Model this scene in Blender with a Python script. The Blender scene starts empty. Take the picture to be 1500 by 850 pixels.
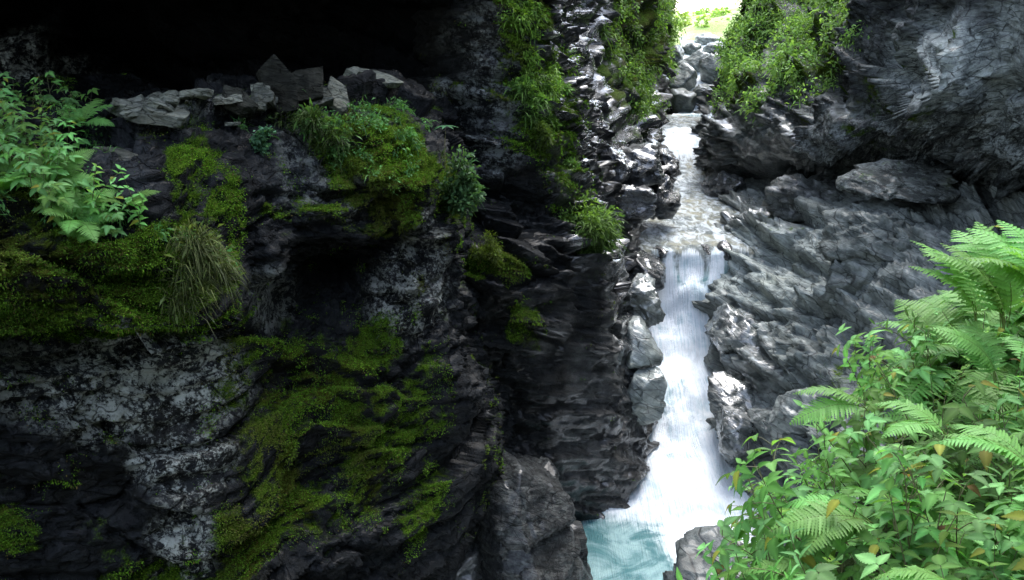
import bpy, math, random, time
import numpy as np
from mathutils import Vector, Matrix

T0 = time.time()
rng = np.random.default_rng(7)
random.seed(7)
sc = bpy.context.scene
C = sc.collection

# ------------------------------------------------------------------ camera frame helpers
F = 1299.0
PITCH = math.radians(18.0)
CP, SP = math.cos(PITCH), math.sin(PITCH)

def P(px, py, Y):
    """world point seen at photo position (px,py), Y metres ahead of the viewpoint"""
    u = (px - 750.0) / F; v = -(py - 425.0) / F
    y = CP + v * SP; z = -SP + v * CP
    s = Y / y
    return (u * s, Y, z * s)

def proj(p):
    p = np.asarray(p, dtype=float)
    d = p[..., 1] * CP - p[..., 2] * SP
    d = np.maximum(d, 1e-3)
    v = (p[..., 1] * SP + p[..., 2] * CP) / d
    u = p[..., 0] / d
    return 750 + u * F, 425 - v * F

# ------------------------------------------------------------------ noise (numpy)
def _h(ix, iy, iz, seed):
    ix = ix.astype(np.int64); iy = iy.astype(np.int64); iz = iz.astype(np.int64)
    h = (ix * 374761393 + iy * 668265263 + iz * 2147483647 + seed * 974634777) & 0xFFFFFFFF
    h = ((h ^ (h >> 13)) * 1274126177) & 0xFFFFFFFF
    h = ((h ^ (h >> 16)) * 2246822519) & 0xFFFFFFFF
    h = h ^ (h >> 15)
    return (h & 0xFFFFFF) / float(0x1000000)

def vnoise(p, seed=0):
    f = np.floor(p); t = p - f; t = t * t * (3 - 2 * t)
    x, y, z = f[:, 0], f[:, 1], f[:, 2]
    r = 0
    for dx in (0, 1):
        wx = t[:, 0] if dx else 1 - t[:, 0]
        for dy in (0, 1):
            wy = t[:, 1] if dy else 1 - t[:, 1]
            for dz in (0, 1):
                wz = t[:, 2] if dz else 1 - t[:, 2]
                r = r + wx * wy * wz * _h(x + dx, y + dy, z + dz, seed)
    return r

def fbm(p, octv=4, seed=0, gain=0.5):
    a = 1.0; s = 0; tot = 0
    q = p.copy()
    for o in range(octv):
        s = s + a * (vnoise(q, seed + o * 17) - 0.5); tot += a
        a *= gain; q = q * 2.03 + 11.3
    return s / tot

def facets(q, seed=0):
    """nearest jittered cell: (random per cell, tilt . offset, border closeness)"""
    f = np.floor(q)
    n = len(q)
    best = np.full(n, 9.0); second = np.full(n, 9.0)
    bv = np.zeros((n, 3)); bi = np.zeros((n, 3))
    for dx in (-1, 0, 1):
        for dy in (-1, 0, 1):
            for dz in (-1, 0, 1):
                cx, cy, cz = f[:, 0] + dx, f[:, 1] + dy, f[:, 2] + dz
                c = np.stack([cx + _h(cx, cy, cz, seed + 1), cy + _h(cx, cy, cz, seed + 2), cz + _h(cx, cy, cz, seed + 3)], 1)
                v = q - c
                d = (v * v).sum(1)
                m = d < best
                second = np.where(m, best, np.minimum(second, d))
                best = np.where(m, d, best)
                bv[m] = v[m]; bi[m] = np.stack([cx, cy, cz], 1)[m]
    r = _h(bi[:, 0], bi[:, 1], bi[:, 2], seed + 9)
    dirv = np.stack([_h(bi[:, 0], bi[:, 1], bi[:, 2], seed + 20 + k) - 0.5 for k in range(3)], 1)
    return r, (dirv * bv).sum(1) * 2.0, np.sqrt(second) - np.sqrt(best)

def frame(nf, along=None):
    nf = np.array(nf, float); nf /= np.linalg.norm(nf)
    if along is not None: a = np.array(along, float) - nf * np.dot(nf, along)
    else: a = np.cross(nf, [0, 0, 1.0]) if abs(nf[2]) < 0.95 else np.cross(nf, [0, 1.0, 0])
    a /= np.linalg.norm(a)
    b = np.cross(nf, a)
    return np.stack([a, b, nf])      # rows

def rock_disp(p, fol, A=0.35, S=1.1, seed=0, strata=0.05, thick=0.12, flat=2.2, levels=3, lump=0.3, stretch=0.5, fall=0.40, along=None, tilt=0.9, calm=None, saw=(), groove=0.15):
    """displacement amount for a fractured, foliated rock face"""
    R = frame(fol, along)
    w = np.stack([fbm(p * 0.5, 3, seed + 50 + k) for k in range(3)], 1) * 0.28
    q = (p + w) @ R.T
    q[:, 2] *= flat; q[:, 0] *= stretch
    d = lump * fbm(p * 0.45, 3, seed + 5) * 2
    amp = A; s = S
    rough = np.clip(0.15 + 1.5 * (vnoise(p * 0.55, seed + 6) - 0.15), 0.15, 1.3)
    for o in range(levels):
        r, t, e = facets(q / s, seed + 100 * o)
        d = d + amp * ((r - 0.5) * 0.8 + t * tilt)
        d = d - amp * groove * np.exp(-(e / 0.035) ** 2)
        amp = amp * fall; s *= 0.42
        if o == 0: amp = amp * rough
    for (sa, sth) in saw:      # overlapping slabs: a step up, then a long gentle fall
        pw = p + w * 0.8
        L = (pw @ R[2]) / sth + 0.5 * fbm(pw * np.array([0.5, 0.5, 0.5]), 2, seed + 88)
        seg = np.floor((pw @ R[0]) / (sth * 2.6) + 2.0 * _h(np.floor(L), L * 0, L * 0, seed + 90))
        L = L + 0.55 * _h(seg, L * 0, L * 0, seed + 91)
        kk = np.floor(L); fr = L - kk
        hh = _h(kk, seg, L * 0, seed + 92)
        d = d + sa * (0.35 + hh) * (np.minimum(fr / 0.10, 1.0) * (1 - fr) - 0.3)
    if calm is not None: d = d * (1 - 0.8 * calm)
    if strata > 0:
        L = q[:, 2] / flat / thick + 1.0 * fbm(p * 0.7, 2, seed + 77)
        k = np.floor(L); fr = L - k
        z = np.zeros_like(k)
        h0 = _h(k, z, z, seed + 3)
        h1 = _h(k + 1, z, z, seed + 3)
        sm = np.clip((fr - 0.6) / 0.4, 0, 1)
        d = d + strata * ((h0 * (1 - sm) + h1 * sm) - 0.5) * 2 * np.clip(0.2 + 1.6 * (vnoise(p * 0.7, seed + 8) - 0.25), 0.1, 1.3)
    return d

# ------------------------------------------------------------------ mesh helpers
def mesh_from(name, verts, faces, mat=None, attrs=None, smooth=False, cols=None, parent=None):
    me = bpy.data.meshes.new(name)
    verts = np.asarray(verts, dtype=np.float32).reshape(-1, 3)
    me.vertices.add(len(verts)); me.vertices.foreach_set('co', verts.ravel())
    if isinstance(faces, tuple):                       # (flat loop indices, loop totals)
        li, lt = faces
    else:
        faces = np.asarray(faces)
        li = faces.ravel(); lt = np.full(len(faces), faces.shape[1])
    li = np.asarray(li, dtype=np.int32); lt = np.asarray(lt, dtype=np.int32)
    me.loops.add(len(li)); me.loops.foreach_set('vertex_index', li)
    me.polygons.add(len(lt))
    st = np.concatenate([[0], np.cumsum(lt)[:-1]]).astype(np.int32)
    me.polygons.foreach_set('loop_start', st)
    if smooth:
        me.polygons.foreach_set('use_smooth', np.ones(len(lt), dtype=bool))
    me.update(calc_edges=True)
    me.validate()
    for k, a in (attrs or {}).items():
        at = me.attributes.new(k, 'FLOAT', 'POINT'); at.data.foreach_set('value', np.asarray(a, dtype=np.float32))
    if cols is not None:
        at = me.attributes.new('col', 'FLOAT_COLOR', 'POINT')
        c4 = np.ones((len(verts), 4), dtype=np.float32); c4[:, :3] = cols
        at.data.foreach_set('color', c4.ravel())
    if mat: me.materials.append(mat)
    return me

def link(name, me, parent=None):
    o = bpy.data.objects.new(name, me); C.objects.link(o)
    if parent: o.parent = parent
    return o

def tag(o, label=None, cat=None, group=None, kind=None):
    if label: o['label'] = label
    if cat: o['category'] = cat
    if group: o['group'] = group
    if kind: o['kind'] = kind
    return o

def empty(name, loc, rz=0.0):
    o = bpy.data.objects.new(name, None); C.objects.link(o)
    o.empty_display_size = 0.1
    o.location = loc; o.rotation_euler = (0, 0, rz)
    return o

def hermite(ctrl, t, ts):
    """monotone-ish Catmull-Rom along axis 0 with knots t evaluated at ts"""
    ctrl = np.asarray(ctrl, float)
    n = len(t)
    m = np.zeros_like(ctrl)
    for i in range(n):
        a, b = max(i - 1, 0), min(i + 1, n - 1)
        m[i] = (ctrl[b] - ctrl[a]) / (t[b] - t[a])
    i = np.clip(np.searchsorted(t, ts, side='right') - 1, 0, n - 2)
    h = t[i + 1] - t[i]; u = (ts - t[i]) / h
    sh = (-1,) + (1,) * (ctrl.ndim - 1)
    u = u.reshape(sh); h = h.reshape(sh)
    return ((2 * u**3 - 3 * u**2 + 1) * ctrl[i] + (u**3 - 2 * u**2 + u) * h * m[i]
            + (-2 * u**3 + 3 * u**2) * ctrl[i + 1] + (u**3 - u**2) * h * m[i + 1])

def sheet(net, step):
    """net[col][row] of points -> dense grid (nu,nv,3). step: metres, or function of the mean distance"""
    net = np.asarray(net, float)
    dist = np.linalg.norm(net, axis=2)
    def knots(a):   # along axis 0, in units of local step
        seg = np.linalg.norm(np.diff(a, axis=0), axis=2)
        dm = 0.5 * (np.linalg.norm(a[1:], axis=2) + np.linalg.norm(a[:-1], axis=2))
        st = np.clip(step * dm / 10.0, step * 0.4, step * 6)
        k = (seg / st).mean(axis=1)
        return np.concatenate([[0], np.cumsum(np.maximum(k, 1))])
    t = knots(net); nu = int(t[-1]) + 1
    g = hermite(net, t, np.linspace(0, t[-1], nu))
    net2 = np.swapaxes(net, 0, 1)
    t = knots(net2); nv = int(t[-1]) + 1
    g = hermite(np.swapaxes(g, 0, 1), t, np.linspace(0, t[-1], nv))
    return np.swapaxes(g, 0, 1)

def grid_faces(nu, nv, flip=False):
    i, j = np.meshgrid(np.arange(nu - 1), np.arange(nv - 1), indexing='ij')
    a = (i * nv + j).ravel(); b = ((i + 1) * nv + j).ravel()
    f = np.stack([a, b, b + 1, a + 1], 1)
    return f[:, ::-1] if flip else f

def grid_normals(g):
    du = np.gradient(g, axis=0); dv = np.gradient(g, axis=1)
    n = np.cross(du, dv)
    return n / (np.linalg.norm(n, axis=2, keepdims=True) + 1e-9)

def smooth_normals(n, rad):
    """box-blurred normals, so a displaced sheet never fans or crosses itself at a crease"""
    for ax in (0, 1):
        for _ in range(2):
            k_ = min(rad, n.shape[ax] // 3)
            if k_ < 1: continue
            pad = [(0, 0)] * 3; pad[ax] = (k_ + 1, k_)
            c = np.cumsum(np.pad(n, pad, mode='edge'), axis=ax)
            m = n.shape[ax]; w_ = 2 * k_ + 1
            n = (np.take(c, np.arange(w_, w_ + m), axis=ax) - np.take(c, np.arange(0, m), axis=ax)) / w_
    return n / (np.linalg.norm(n, axis=2, keepdims=True) + 1e-9)

def blobs(px, py, lst):
    m = np.zeros_like(px)
    for (x, y, rx, ry, s) in lst:
        d = ((px - x) / rx) ** 2 + ((py - y) / ry) ** 2
        m = np.maximum(m, s * np.clip(1.6 - d, 0, 1))
    return m

# ------------------------------------------------------------------ node material helpers
class NT:
    def __init__(self, name):
        self.m = bpy.data.materials.new(name); self.m.use_nodes = True
        self.t = self.m.node_tree; self.t.nodes.clear()
        self.out = self.n('ShaderNodeOutputMaterial')
    def n(self, typ, **kw):
        nd = self.t.nodes.new(typ)
        for k, v in kw.items(): setattr(nd, k, v)
        return nd
    def set(self, sock, v):
        if isinstance(v, bpy.types.NodeSocket): self.t.links.new(v, sock)
        elif v is not None: sock.default_value = v
    def math(self, op, a, b=None, c=None, clamp=False):
        nd = self.n('ShaderNodeMath', operation=op, use_clamp=clamp)
        for i, v in enumerate((a, b, c)):
            if v is not None: self.set(nd.inputs[i], v)
        return nd.outputs[0]
    def mix(self, fac, a, b, blend='MIX'):
        nd = self.n('ShaderNodeMix', data_type='RGBA', blend_type=blend)
        self.set(nd.inputs[0], fac)
        self.set(nd.inputs[6], a if not isinstance(a, tuple) else (*a, 1)[:4])
        self.set(nd.inputs[7], b if not isinstance(b, tuple) else (*b, 1)[:4])
        return nd.outputs[2]
    def noise(self, vec, scale, detail=4, rough=0.6, dist=0.0):
        nd = self.n('ShaderNodeTexNoise'); self.set(nd.inputs['Vector'], vec)
        nd.inputs['Scale'].default_value = scale; nd.inputs['Detail'].default_value = detail
        nd.inputs['Roughness'].default_value = rough; nd.inputs['Distortion'].default_value = dist
        return nd.outputs['Fac']
    def voro(self, vec, scale, feat='F1', out='Distance', rand=1.0):
        nd = self.n('ShaderNodeTexVoronoi', feature=feat); self.set(nd.inputs['Vector'], vec)
        nd.inputs['Scale'].default_value = scale; nd.inputs['Randomness'].default_value = rand
        return nd.outputs[out]
    def attr(self, name, out='Fac'):
        nd = self.n('ShaderNodeAttribute', attribute_name=name); return nd.outputs[out]
    def map(self, v, a, b, c=0.0, d=1.0, smooth=True):
        nd = self.n('ShaderNodeMapRange', interpolation_type='SMOOTHSTEP' if smooth else 'LINEAR')
        self.set(nd.inputs[0], v)
        for i, x in enumerate((a, b, c, d)): self.set(nd.inputs[i + 1], x)
        return nd.outputs[0]
    def coords(self, kind='Object', rot=None, scale=None):
        tc = self.n('ShaderNodeTexCoord').outputs[kind]
        if rot is None and scale is None: return tc
        mp = self.n('ShaderNodeMapping'); self.set(mp.inputs[0], tc)
        if rot: mp.inputs['Rotation'].default_value = rot
        if scale: mp.inputs['Scale'].default_value = scale
        return mp.outputs[0]
    def bump(self, h, strength, dist, normal=None):
        nd = self.n('ShaderNodeBump'); nd.inputs['Strength'].default_value = strength
        nd.inputs['Distance'].default_value = dist; self.set(nd.inputs['Height'], h)
        if normal: self.set(nd.inputs['Normal'], normal)
        return nd.outputs[0]
    def principled(self, **kw):
        nd = self.n('ShaderNodeBsdfPrincipled')
        for k, v in kw.items():
            k = k.replace('_', ' ')
            self.set(nd.inputs[k], (*v, 1) if isinstance(v, tuple) and len(v) == 3 else v)
        return nd
    def finish(self, sh):
        self.t.links.new(sh if isinstance(sh, bpy.types.NodeSocket) else sh.outputs[0], self.out.inputs[0]); return self.m

def rock_material(name, dark, light, warm, fol_rot, fine=1.0, lichen_col=(0.36, 0.40, 0.38), moss_a=(0.014, 0.036, 0.004), moss_b=(0.09, 0.165, 0.014), bump=0.9):
    k = NT(name)
    co = k.coords('Object')
    fe = Vector(fol_rot).rotation_difference(Vector((0, 0, 1))).to_euler()
    m2 = k.n('ShaderNodeMapping'); k.set(m2.inputs[0], k.coords('Object', rot=tuple(fe))); m2.inputs['Scale'].default_value = (1.3, 1.3, 5.5)
    fo = m2.outputs[0]
    n1 = k.noise(co, 0.9, 3, 0.65); n2 = k.noise(fo, 1.7 * fine, 5, 0.7); n3 = k.noise(co, 9 * fine, 3, 0.7)
    base = k.mix(k.map(n2, 0.32, 0.68), dark, light)
    base = k.mix(k.map(n1, 0.5, 0.75, 0, 0.75), base, warm)
    base = k.mix(k.map(n3, 0.35, 0.75, 0.0, 0.55), base, (dark[0] * 0.5, dark[1] * 0.5, dark[2] * 0.55))
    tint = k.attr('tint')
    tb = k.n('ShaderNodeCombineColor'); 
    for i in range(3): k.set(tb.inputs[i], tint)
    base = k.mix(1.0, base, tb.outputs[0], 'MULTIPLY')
    # lichen: crusty spots and washes
    ln = k.noise(co, 2.6 * fine, 6, 0.75)
    lic = k.attr('lichen')
    wash = k.map(k.math('ADD', k.noise(co, 13 * fine, 5, 0.8), k.math('MULTIPLY', ln, 0.9)), 0.90, 1.06)
    def spots(sc_, th):
        wv = k.n('ShaderNodeVectorMath', operation='MULTIPLY_ADD')
        nz = k.n('ShaderNodeTexNoise'); k.set(nz.inputs['Vector'], co); nz.inputs['Scale'].default_value = sc_ * 2.5; nz.inputs['Detail'].default_value = 2
        k.set(wv.inputs[0], nz.outputs['Color']); wv.inputs[1].default_value = (0.7 / sc_,) * 3; k.set(wv.inputs[2], co)
        vn = k.n('ShaderNodeTexVoronoi'); k.set(vn.inputs['Vector'], wv.outputs[0]); vn.inputs['Scale'].default_value = sc_
        sep = k.n('ShaderNodeSeparateColor'); k.set(sep.inputs[0], vn.outputs['Color'])
        size = k.math('MULTIPLY', k.math('POWER', sep.outputs[0], 2.2), th)
        size = k.math('MULTIPLY', size, k.map(ln, 0.38, 0.62, 0.15, 1.0))
        return k.math('MULTIPLY', k.map(k.math('SUBTRACT', size, vn.outputs['Distance']), -0.02, 0.06), k.map(sep.outputs[1], 0, 1, 0.4, 1.0))
    lm = k.math('MAXIMUM', k.math('MULTIPLY', wash, 0.75), spots(10 * fine, 0.75))
    lm = k.math('MULTIPLY', lm, k.math('MULTIPLY', lic, 1.3), clamp=True)
    base = k.mix(lm, base, lichen_col)
    # moss
    mo = k.attr('moss')
    mn = k.noise(co, 5 * fine, 4, 0.7); mf = k.noise(co, 40 * fine, 2, 0.7)
    mm = k.map(k.math('ADD', mo, k.math('MULTIPLY', k.math('SUBTRACT', mn, 0.5), 1.3)), 0.36, 0.78)
    mc = k.mix(k.map(mf, 0.3, 0.7), moss_a, moss_b)
    mc = k.mix(k.map(n1, 0.45, 0.65, 0, 0.6), mc, (0.06, 0.045, 0.012))
    base = k.mix(mm, base, mc)
    wet = k.attr('wet')
    wn = k.map(k.noise(co, 2.3, 4, 0.6), 0.35, 0.6)
    wm = k.math('MULTIPLY', wet, k.math('ADD', k.math('MULTIPLY', wn, 0.6), 0.4), clamp=True)
    rough = k.math('SUBTRACT', 0.78, k.math('MULTIPLY', wm, 0.64))
    rough = k.mix(mm, rough, (0.95, 0.95, 0.95)) if False else k.math('MAXIMUM', rough, k.math('MULTIPLY', mm, 0.9))
    spec = k.math('MULTIPLY', k.math('ADD', 0.07, k.math('MULTIPLY', wm, 0.9)), k.math('SUBTRACT', 1.0, k.math('MULTIPLY', mm, 0.8)))
    def plates(vec, sc_):
        vn = k.n('ShaderNodeTexVoronoi'); k.set(vn.inputs['Vector'], vec); vn.inputs['Scale'].default_value = sc_
        sep = k.n('ShaderNodeSeparateColor'); k.set(sep.inputs[0], vn.outputs['Color'])
        dt = k.n('ShaderNodeVectorMath', operation='DOT_PRODUCT')
        df = k.n('ShaderNodeVectorMath', operation='SUBTRACT'); k.set(df.inputs[0], vec); k.set(df.inputs[1], vn.outputs['Position'])
        dc = k.n('ShaderNodeVectorMath', operation='SUBTRACT'); k.set(dc.inputs[0], vn.outputs['Color']); dc.inputs[1].default_value = (0.5, 0.5, 0.5)
        k.set(dt.inputs[0], df.outputs[0]); k.set(dt.inputs[1], dc.outputs[0])
        return k.math('ADD', sep.outputs[0], k.math('MULTIPLY', dt.outputs['Value'], 2.2 * sc_))
    wv = k.n('ShaderNodeVectorMath', operation='MULTIPLY_ADD')
    nz = k.n('ShaderNodeTexNoise'); k.set(nz.inputs['Vector'], co); nz.inputs['Scale'].default_value = 3 * fine; nz.inputs['Detail'].default_value = 1
    k.set(wv.inputs[0], nz.outputs['Color']); wv.inputs[1].default_value = (0.10 / fine,) * 3; k.set(wv.inputs[2], fo)
    h = k.math('ADD', k.math('MULTIPLY', plates(wv.outputs[0], 2.2 * fine), 1.0), k.math('MULTIPLY', plates(wv.outputs[0], 5.5 * fine), 0.42))
    h = k.math('ADD', h, k.math('MULTIPLY', k.noise(fo, 5 * fine, 4, 0.72), 0.55))
    h = k.math('ADD', h, k.math('MULTIPLY', k.noise(co, 24 * fine, 4, 0.7), 0.45))
    h = k.math('ADD', h, k.math('MULTIPLY', mm, k.math('MULTIPLY', mf, 1.2)))
    ck = k.voro(wv.outputs[0], 1.5 * fine, 'DISTANCE_TO_EDGE')
    ckm = k.map(ck, 0.0, 0.035, 0.30, 1.0)
    cb = k.n('ShaderNodeCombineColor')
    for i in range(3): k.set(cb.inputs[i], k.math('MAXIMUM', ckm, mm))
    base = k.mix(1.0, base, cb.outputs[0], 'MULTIPLY')
    h = k.math('ADD', h, k.math('MULTIPLY', ckm, 0.5))
    b = k.bump(h, bump, 0.07 / fine)
    pr = k.principled(Base_Color=base, Roughness=rough, Normal=b)
    k.set(pr.inputs['Coat Weight'], k.math('MULTIPLY', wm, k.math('SUBTRACT', 1.0, mm)))
    pr.inputs['Coat IOR'].default_value = 1.7; pr.inputs['Coat Roughness'].default_value = 0.12
    k.set(pr.inputs['Specular IOR Level'], spec)
    return k.finish(pr)

M_left = rock_material('left_rock', (0.008, 0.0096, 0.0108), (0.023, 0.0262, 0.0285), (0.019, 0.0185, 0.014), (0.55, -0.35, 0.75), 1.3, lichen_col=(0.36, 0.385, 0.345))  # albedo kept very dark: the left wall's shade is put into the colour
M_mid = rock_material('wet_rock', (0.007, 0.0084, 0.009), (0.022, 0.025, 0.026), (0.018, 0.017, 0.014), (0.24, 0.25, 0.94), 1.2)
M_far = rock_material('gorge_rock', (0.013, 0.0148, 0.016), (0.042, 0.046, 0.047), (0.035, 0.034, 0.031), (0.25, -0.2, 1.0), 0.8)
M_right = rock_material('pale_cliff_rock', (0.026, 0.031, 0.032), (0.15, 0.172, 0.164), (0.19, 0.215, 0.195), (-0.30, -0.1, 1.0), 1.1)
M_shelf = rock_material('shelf_rock', (0.115, 0.132, 0.124), (0.30, 0.335, 0.31), (0.30, 0.325, 0.27), (0.50, 0.10, 0.82), 0.8, bump=0.5)
M_slate = rock_material('slate_rock', (0.085, 0.092, 0.075), (0.21, 0.22, 0.175), (0.22, 0.205, 0.14), (0.2, 0.2, 0.9), 2.0)

EXEC = {}
def rock_sheet(name, net, mat, step, fol, seed, flip, moss=(), lichen=(), wet=(), tint=(), base=(0.0, 0.0, 0.0, 1.0), autom=0.0, calm=(), **dk):
    g = sheet(net, step)
    nu, nv = g.shape[:2]
    n = smooth_normals(grid_normals(g), int(0.75 / step))
    if flip: n = -n
    p = g.reshape(-1, 3); nn = n.reshape(-1, 3)
    px, py = proj(p)
    d = rock_disp(p, fol, seed=seed, calm=np.clip(blobs(px, py, calm), 0, 1) if calm else None, **dk)
    q = p + nn * d[:, None]
    g2 = q.reshape(nu, nv, 3)
    n2 = grid_normals(g2)
    if flip: n2 = -n2
    px, py = proj(q)
    warp = fbm(q * 1.3, 4, seed + 31)
    wx, wy = px + warp * 90, py + fbm(q * 1.3, 4, seed + 41) * 90
    up = n2[..., 2].ravel()
    nz = fbm(q * 2.0, 4, seed + 61)
    am = base[0] + blobs(wx, wy, moss)
    am = np.clip(am, 0, 1.1)
    am = np.clip(am * 0.85 + 1.9 * fbm(q * 1.9, 5, seed + 71, 0.65) * np.clip(am * 3, 0, 1), 0, 1.2) * (0.55 + 0.7 * np.clip(up + 0.25, 0, 1)) + autom * np.clip(up - 0.2, 0, 1) * (0.5 + nz * 2)
    al = np.clip(base[1] + blobs(wx, wy, lichen), 0, 1)
    aw = np.clip(base[2] + blobs(wx, wy, wet), 0, 1)
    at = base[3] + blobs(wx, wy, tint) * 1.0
    me = mesh_from(name, q, grid_faces(nu, nv, flip), mat, dict(moss=am, lichen=al, wet=aw, tint=at))
    o = link(name, me)
    EXEC[name] = (q, n2.reshape(-1, 3), px, py, am, nu, nv)
    return o

def net(*cols):
    return [[P(*c) for c in col] for col in cols]

def raise_cols(N, z1=9.0, back=(0, 0)):
    """add rows above the first row: straight up to z1 with setback"""
    out = []
    for col in N:
        x, y, z = col[0]
        out.append([(x + back[0] * 2.2, y + back[1] * 2.2, z1 + 4), (x + back[0], y + back[1], z1)] + list(col))
    return out
#@@CLIFFS
# ------------------------------------------------------------------ cliffs
# near left face with the mossy ledge on top
N1 = net(
 [(-420,110,9.0),(-420,160,7.0),(-420,220,5.7),(-420,350,5.2),(-420,470,5.2),(-420,520,5.5),(-420,680,5.4),(-420,880,5.2),(-420,1500,5.0)],
 [(-150,120,10.),(-150,165,7.8),(-150,225,6.2),(-150,350,5.6),(-150,470,5.7),(-150,515,6.0),(-150,680,5.9),(-150,880,5.7),(-150,1500,5.4)],
 [(0,130,10.5),(0,172,8.6),(0,225,6.9),(0,340,6.15),(0,465,6.1),(0,505,6.45),(0,680,6.35),(0,880,6.1),(0,1500,5.8)],
 [(160,130,11.2),(165,165,9.6),(185,240,7.4),(190,350,6.75),(190,470,6.6),(190,505,7.2),(200,680,6.9),(200,880,6.6),(200,1500,6.2)],
 [(320,130,11.7),(330,165,10.2),(335,205,8.5),(335,330,7.7),(335,450,7.3),(340,492,7.95),(350,680,7.45),(340,880,7.0),(330,1500,6.6)],
 [(400,130,11.9),(410,160,10.6),(420,200,9.0),(425,335,8.5),(430,372,9.7),(430,520,8.75),(440,680,8.2),(420,880,7.5),(400,1500,7.0)],
 [(480,125,12.1),(490,150,10.9),(510,180,9.5),(515,335,9.0),(520,368,10.0),(530,520,9.15),(540,680,8.7),(510,880,7.9),(480,1500,7.3)],
 [(560,125,12.4),(570,145,11.3),(590,180,10.1),(605,325,9.8),(605,365,10.0),(620,520,9.6),(635,640,9.4),(600,880,8.6),(570,1500,7.9)],
 [(600,140,12.8),(612,170,11.8),(630,212,10.8),(650,325,10.5),(655,390,10.4),(668,500,10.1),(696,610,9.95),(655,880,9.3),(620,1500,8.6)],
 [(630,150,13.4),(645,190,12.6),(660,235,12.0),(675,330,11.7),(672,400,11.6),(690,500,11.5),(715,620,11.3),(690,880,10.6),(650,1500,9.6)],
 [(650,150,14.4),(665,190,13.9),(680,240,13.4),(690,330,13.2),(690,400,13.1),(700,500,13.0),(725,620,12.8),(705,880,12.0),(680,1500,11.0)],
)
rock_sheet('left_cliff', N1, M_left, 0.030, (0.55, -0.35, 0.75), 11, True,
  moss=[(40,330,120,110,.85),(60,440,110,40,.85),(240,400,100,95,.95),(285,228,35,24,.7),(325,280,30,34,.8),(345,335,18,34,.75),(270,275,24,30,.5),(160,460,170,30,.9),(545,225,60,75,.8),(600,270,36,70,.75),(480,325,100,16,.55),(335,350,18,50,.75),
        (500,560,80,50,.5),(590,580,50,40,.62),(470,680,90,40,.45),(370,780,50,50,.5),(20,770,40,40,.65),(120,790,80,30,.35),(560,620,70,24,.58),(650,290,30,40,.6),(450,620,150,150,.42),(400,520,60,40,.5),(560,500,30,50,.5),(640,560,30,60,.4),(330,620,50,40,.45),(620,740,40,60,.4),(220,830,120,20,.4)],
  lichen=[(200,560,150,85,1.0),(60,560,90,70,.5),(270,680,70,50,.9),(270,800,50,70,.7),(600,420,70,70,.6),(470,260,60,70,.3),(300,160,160,30,.4),(400,430,40,40,.35),(620,360,40,40,.6)],
  wet=[(640,420,20,40,.15)], tint=[(200,560,120,80,.6),(270,700,60,80,.4),(450,255,60,70,.6),(165,240,60,30,.8)], base=(0.17, 0.0, 0.03, 0.75), A=0.26, S=0.95, strata=0.02, thick=0.08, lump=0.2, levels=4, fall=0.47, saw=((0.14, 0.5), (0.05, 0.13)), calm=[(375,450,36,40,1.0)])

# overhanging cave above the ledge
NC = net(
 [(-700,330,6.5),(-700,100,9.0),(-700,-150,9.5)], [(-300,230,8.5),(-300,60,11.),(-300,-90,10.5)], [(0,180,10.5),(0,50,12.5),(0,-60,12.0)],
 [(200,160,12.),(200,40,14),(200,-60,13.2)], [(400,150,13.),(400,30,15),(400,-60,14.)], [(520,150,13.6),(520,30,15.5),(520,-60,14.3)],
 [(600,170,14.),(600,40,15.6),(600,-60,14.4)], [(680,250,14.2),(672,60,15.2),(668,-60,14.2)], [(740,330,14.4),(730,80,14.9),(720,-60,14.6)])
roof = []
for i, col in enumerate(NC):
    bx, by, bz = col[2]
    lx = [-9.5, -7.2, -5.6, -4.3, -3.2, -2.3, -1.5, -0.9, -0.3][i]; ly = [3.0, 4.4, 5.6, 6.6, 7.8, 9.0, 10.3, 11.6, 12.8][i]
    lip = (lx, ly, 1.7 - 0.05 * i)
    roof.append(list(col) + [((bx + lx) / 2, (by + ly) / 2, 2.6), lip, (lx - 0.1, ly - 0.3, 3.2), (lx - 0.6, ly, 6.0), (lx - 1.5, ly + 0.6, 10.0), (lx - 4, ly + 4, 15.0), (lx - 20, ly + 8, 17.0)])  # upper roof, out of view, reaches out to block the sky's light
rock_sheet('cave_overhang', roof, M_left, 0.06, (0.1, -0.1, 1.0), 23, True, base=(0.0, 0.0, 0.0, 0.3),  # low base tint paints the unlit cave's darkness into the rock
  lichen=[(40,110,90,60,.5)], tint=[(40,110,100,60,.3)], A=0.5, S=1.3, strata=0.06, thick=0.2, lump=0.3)

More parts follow.
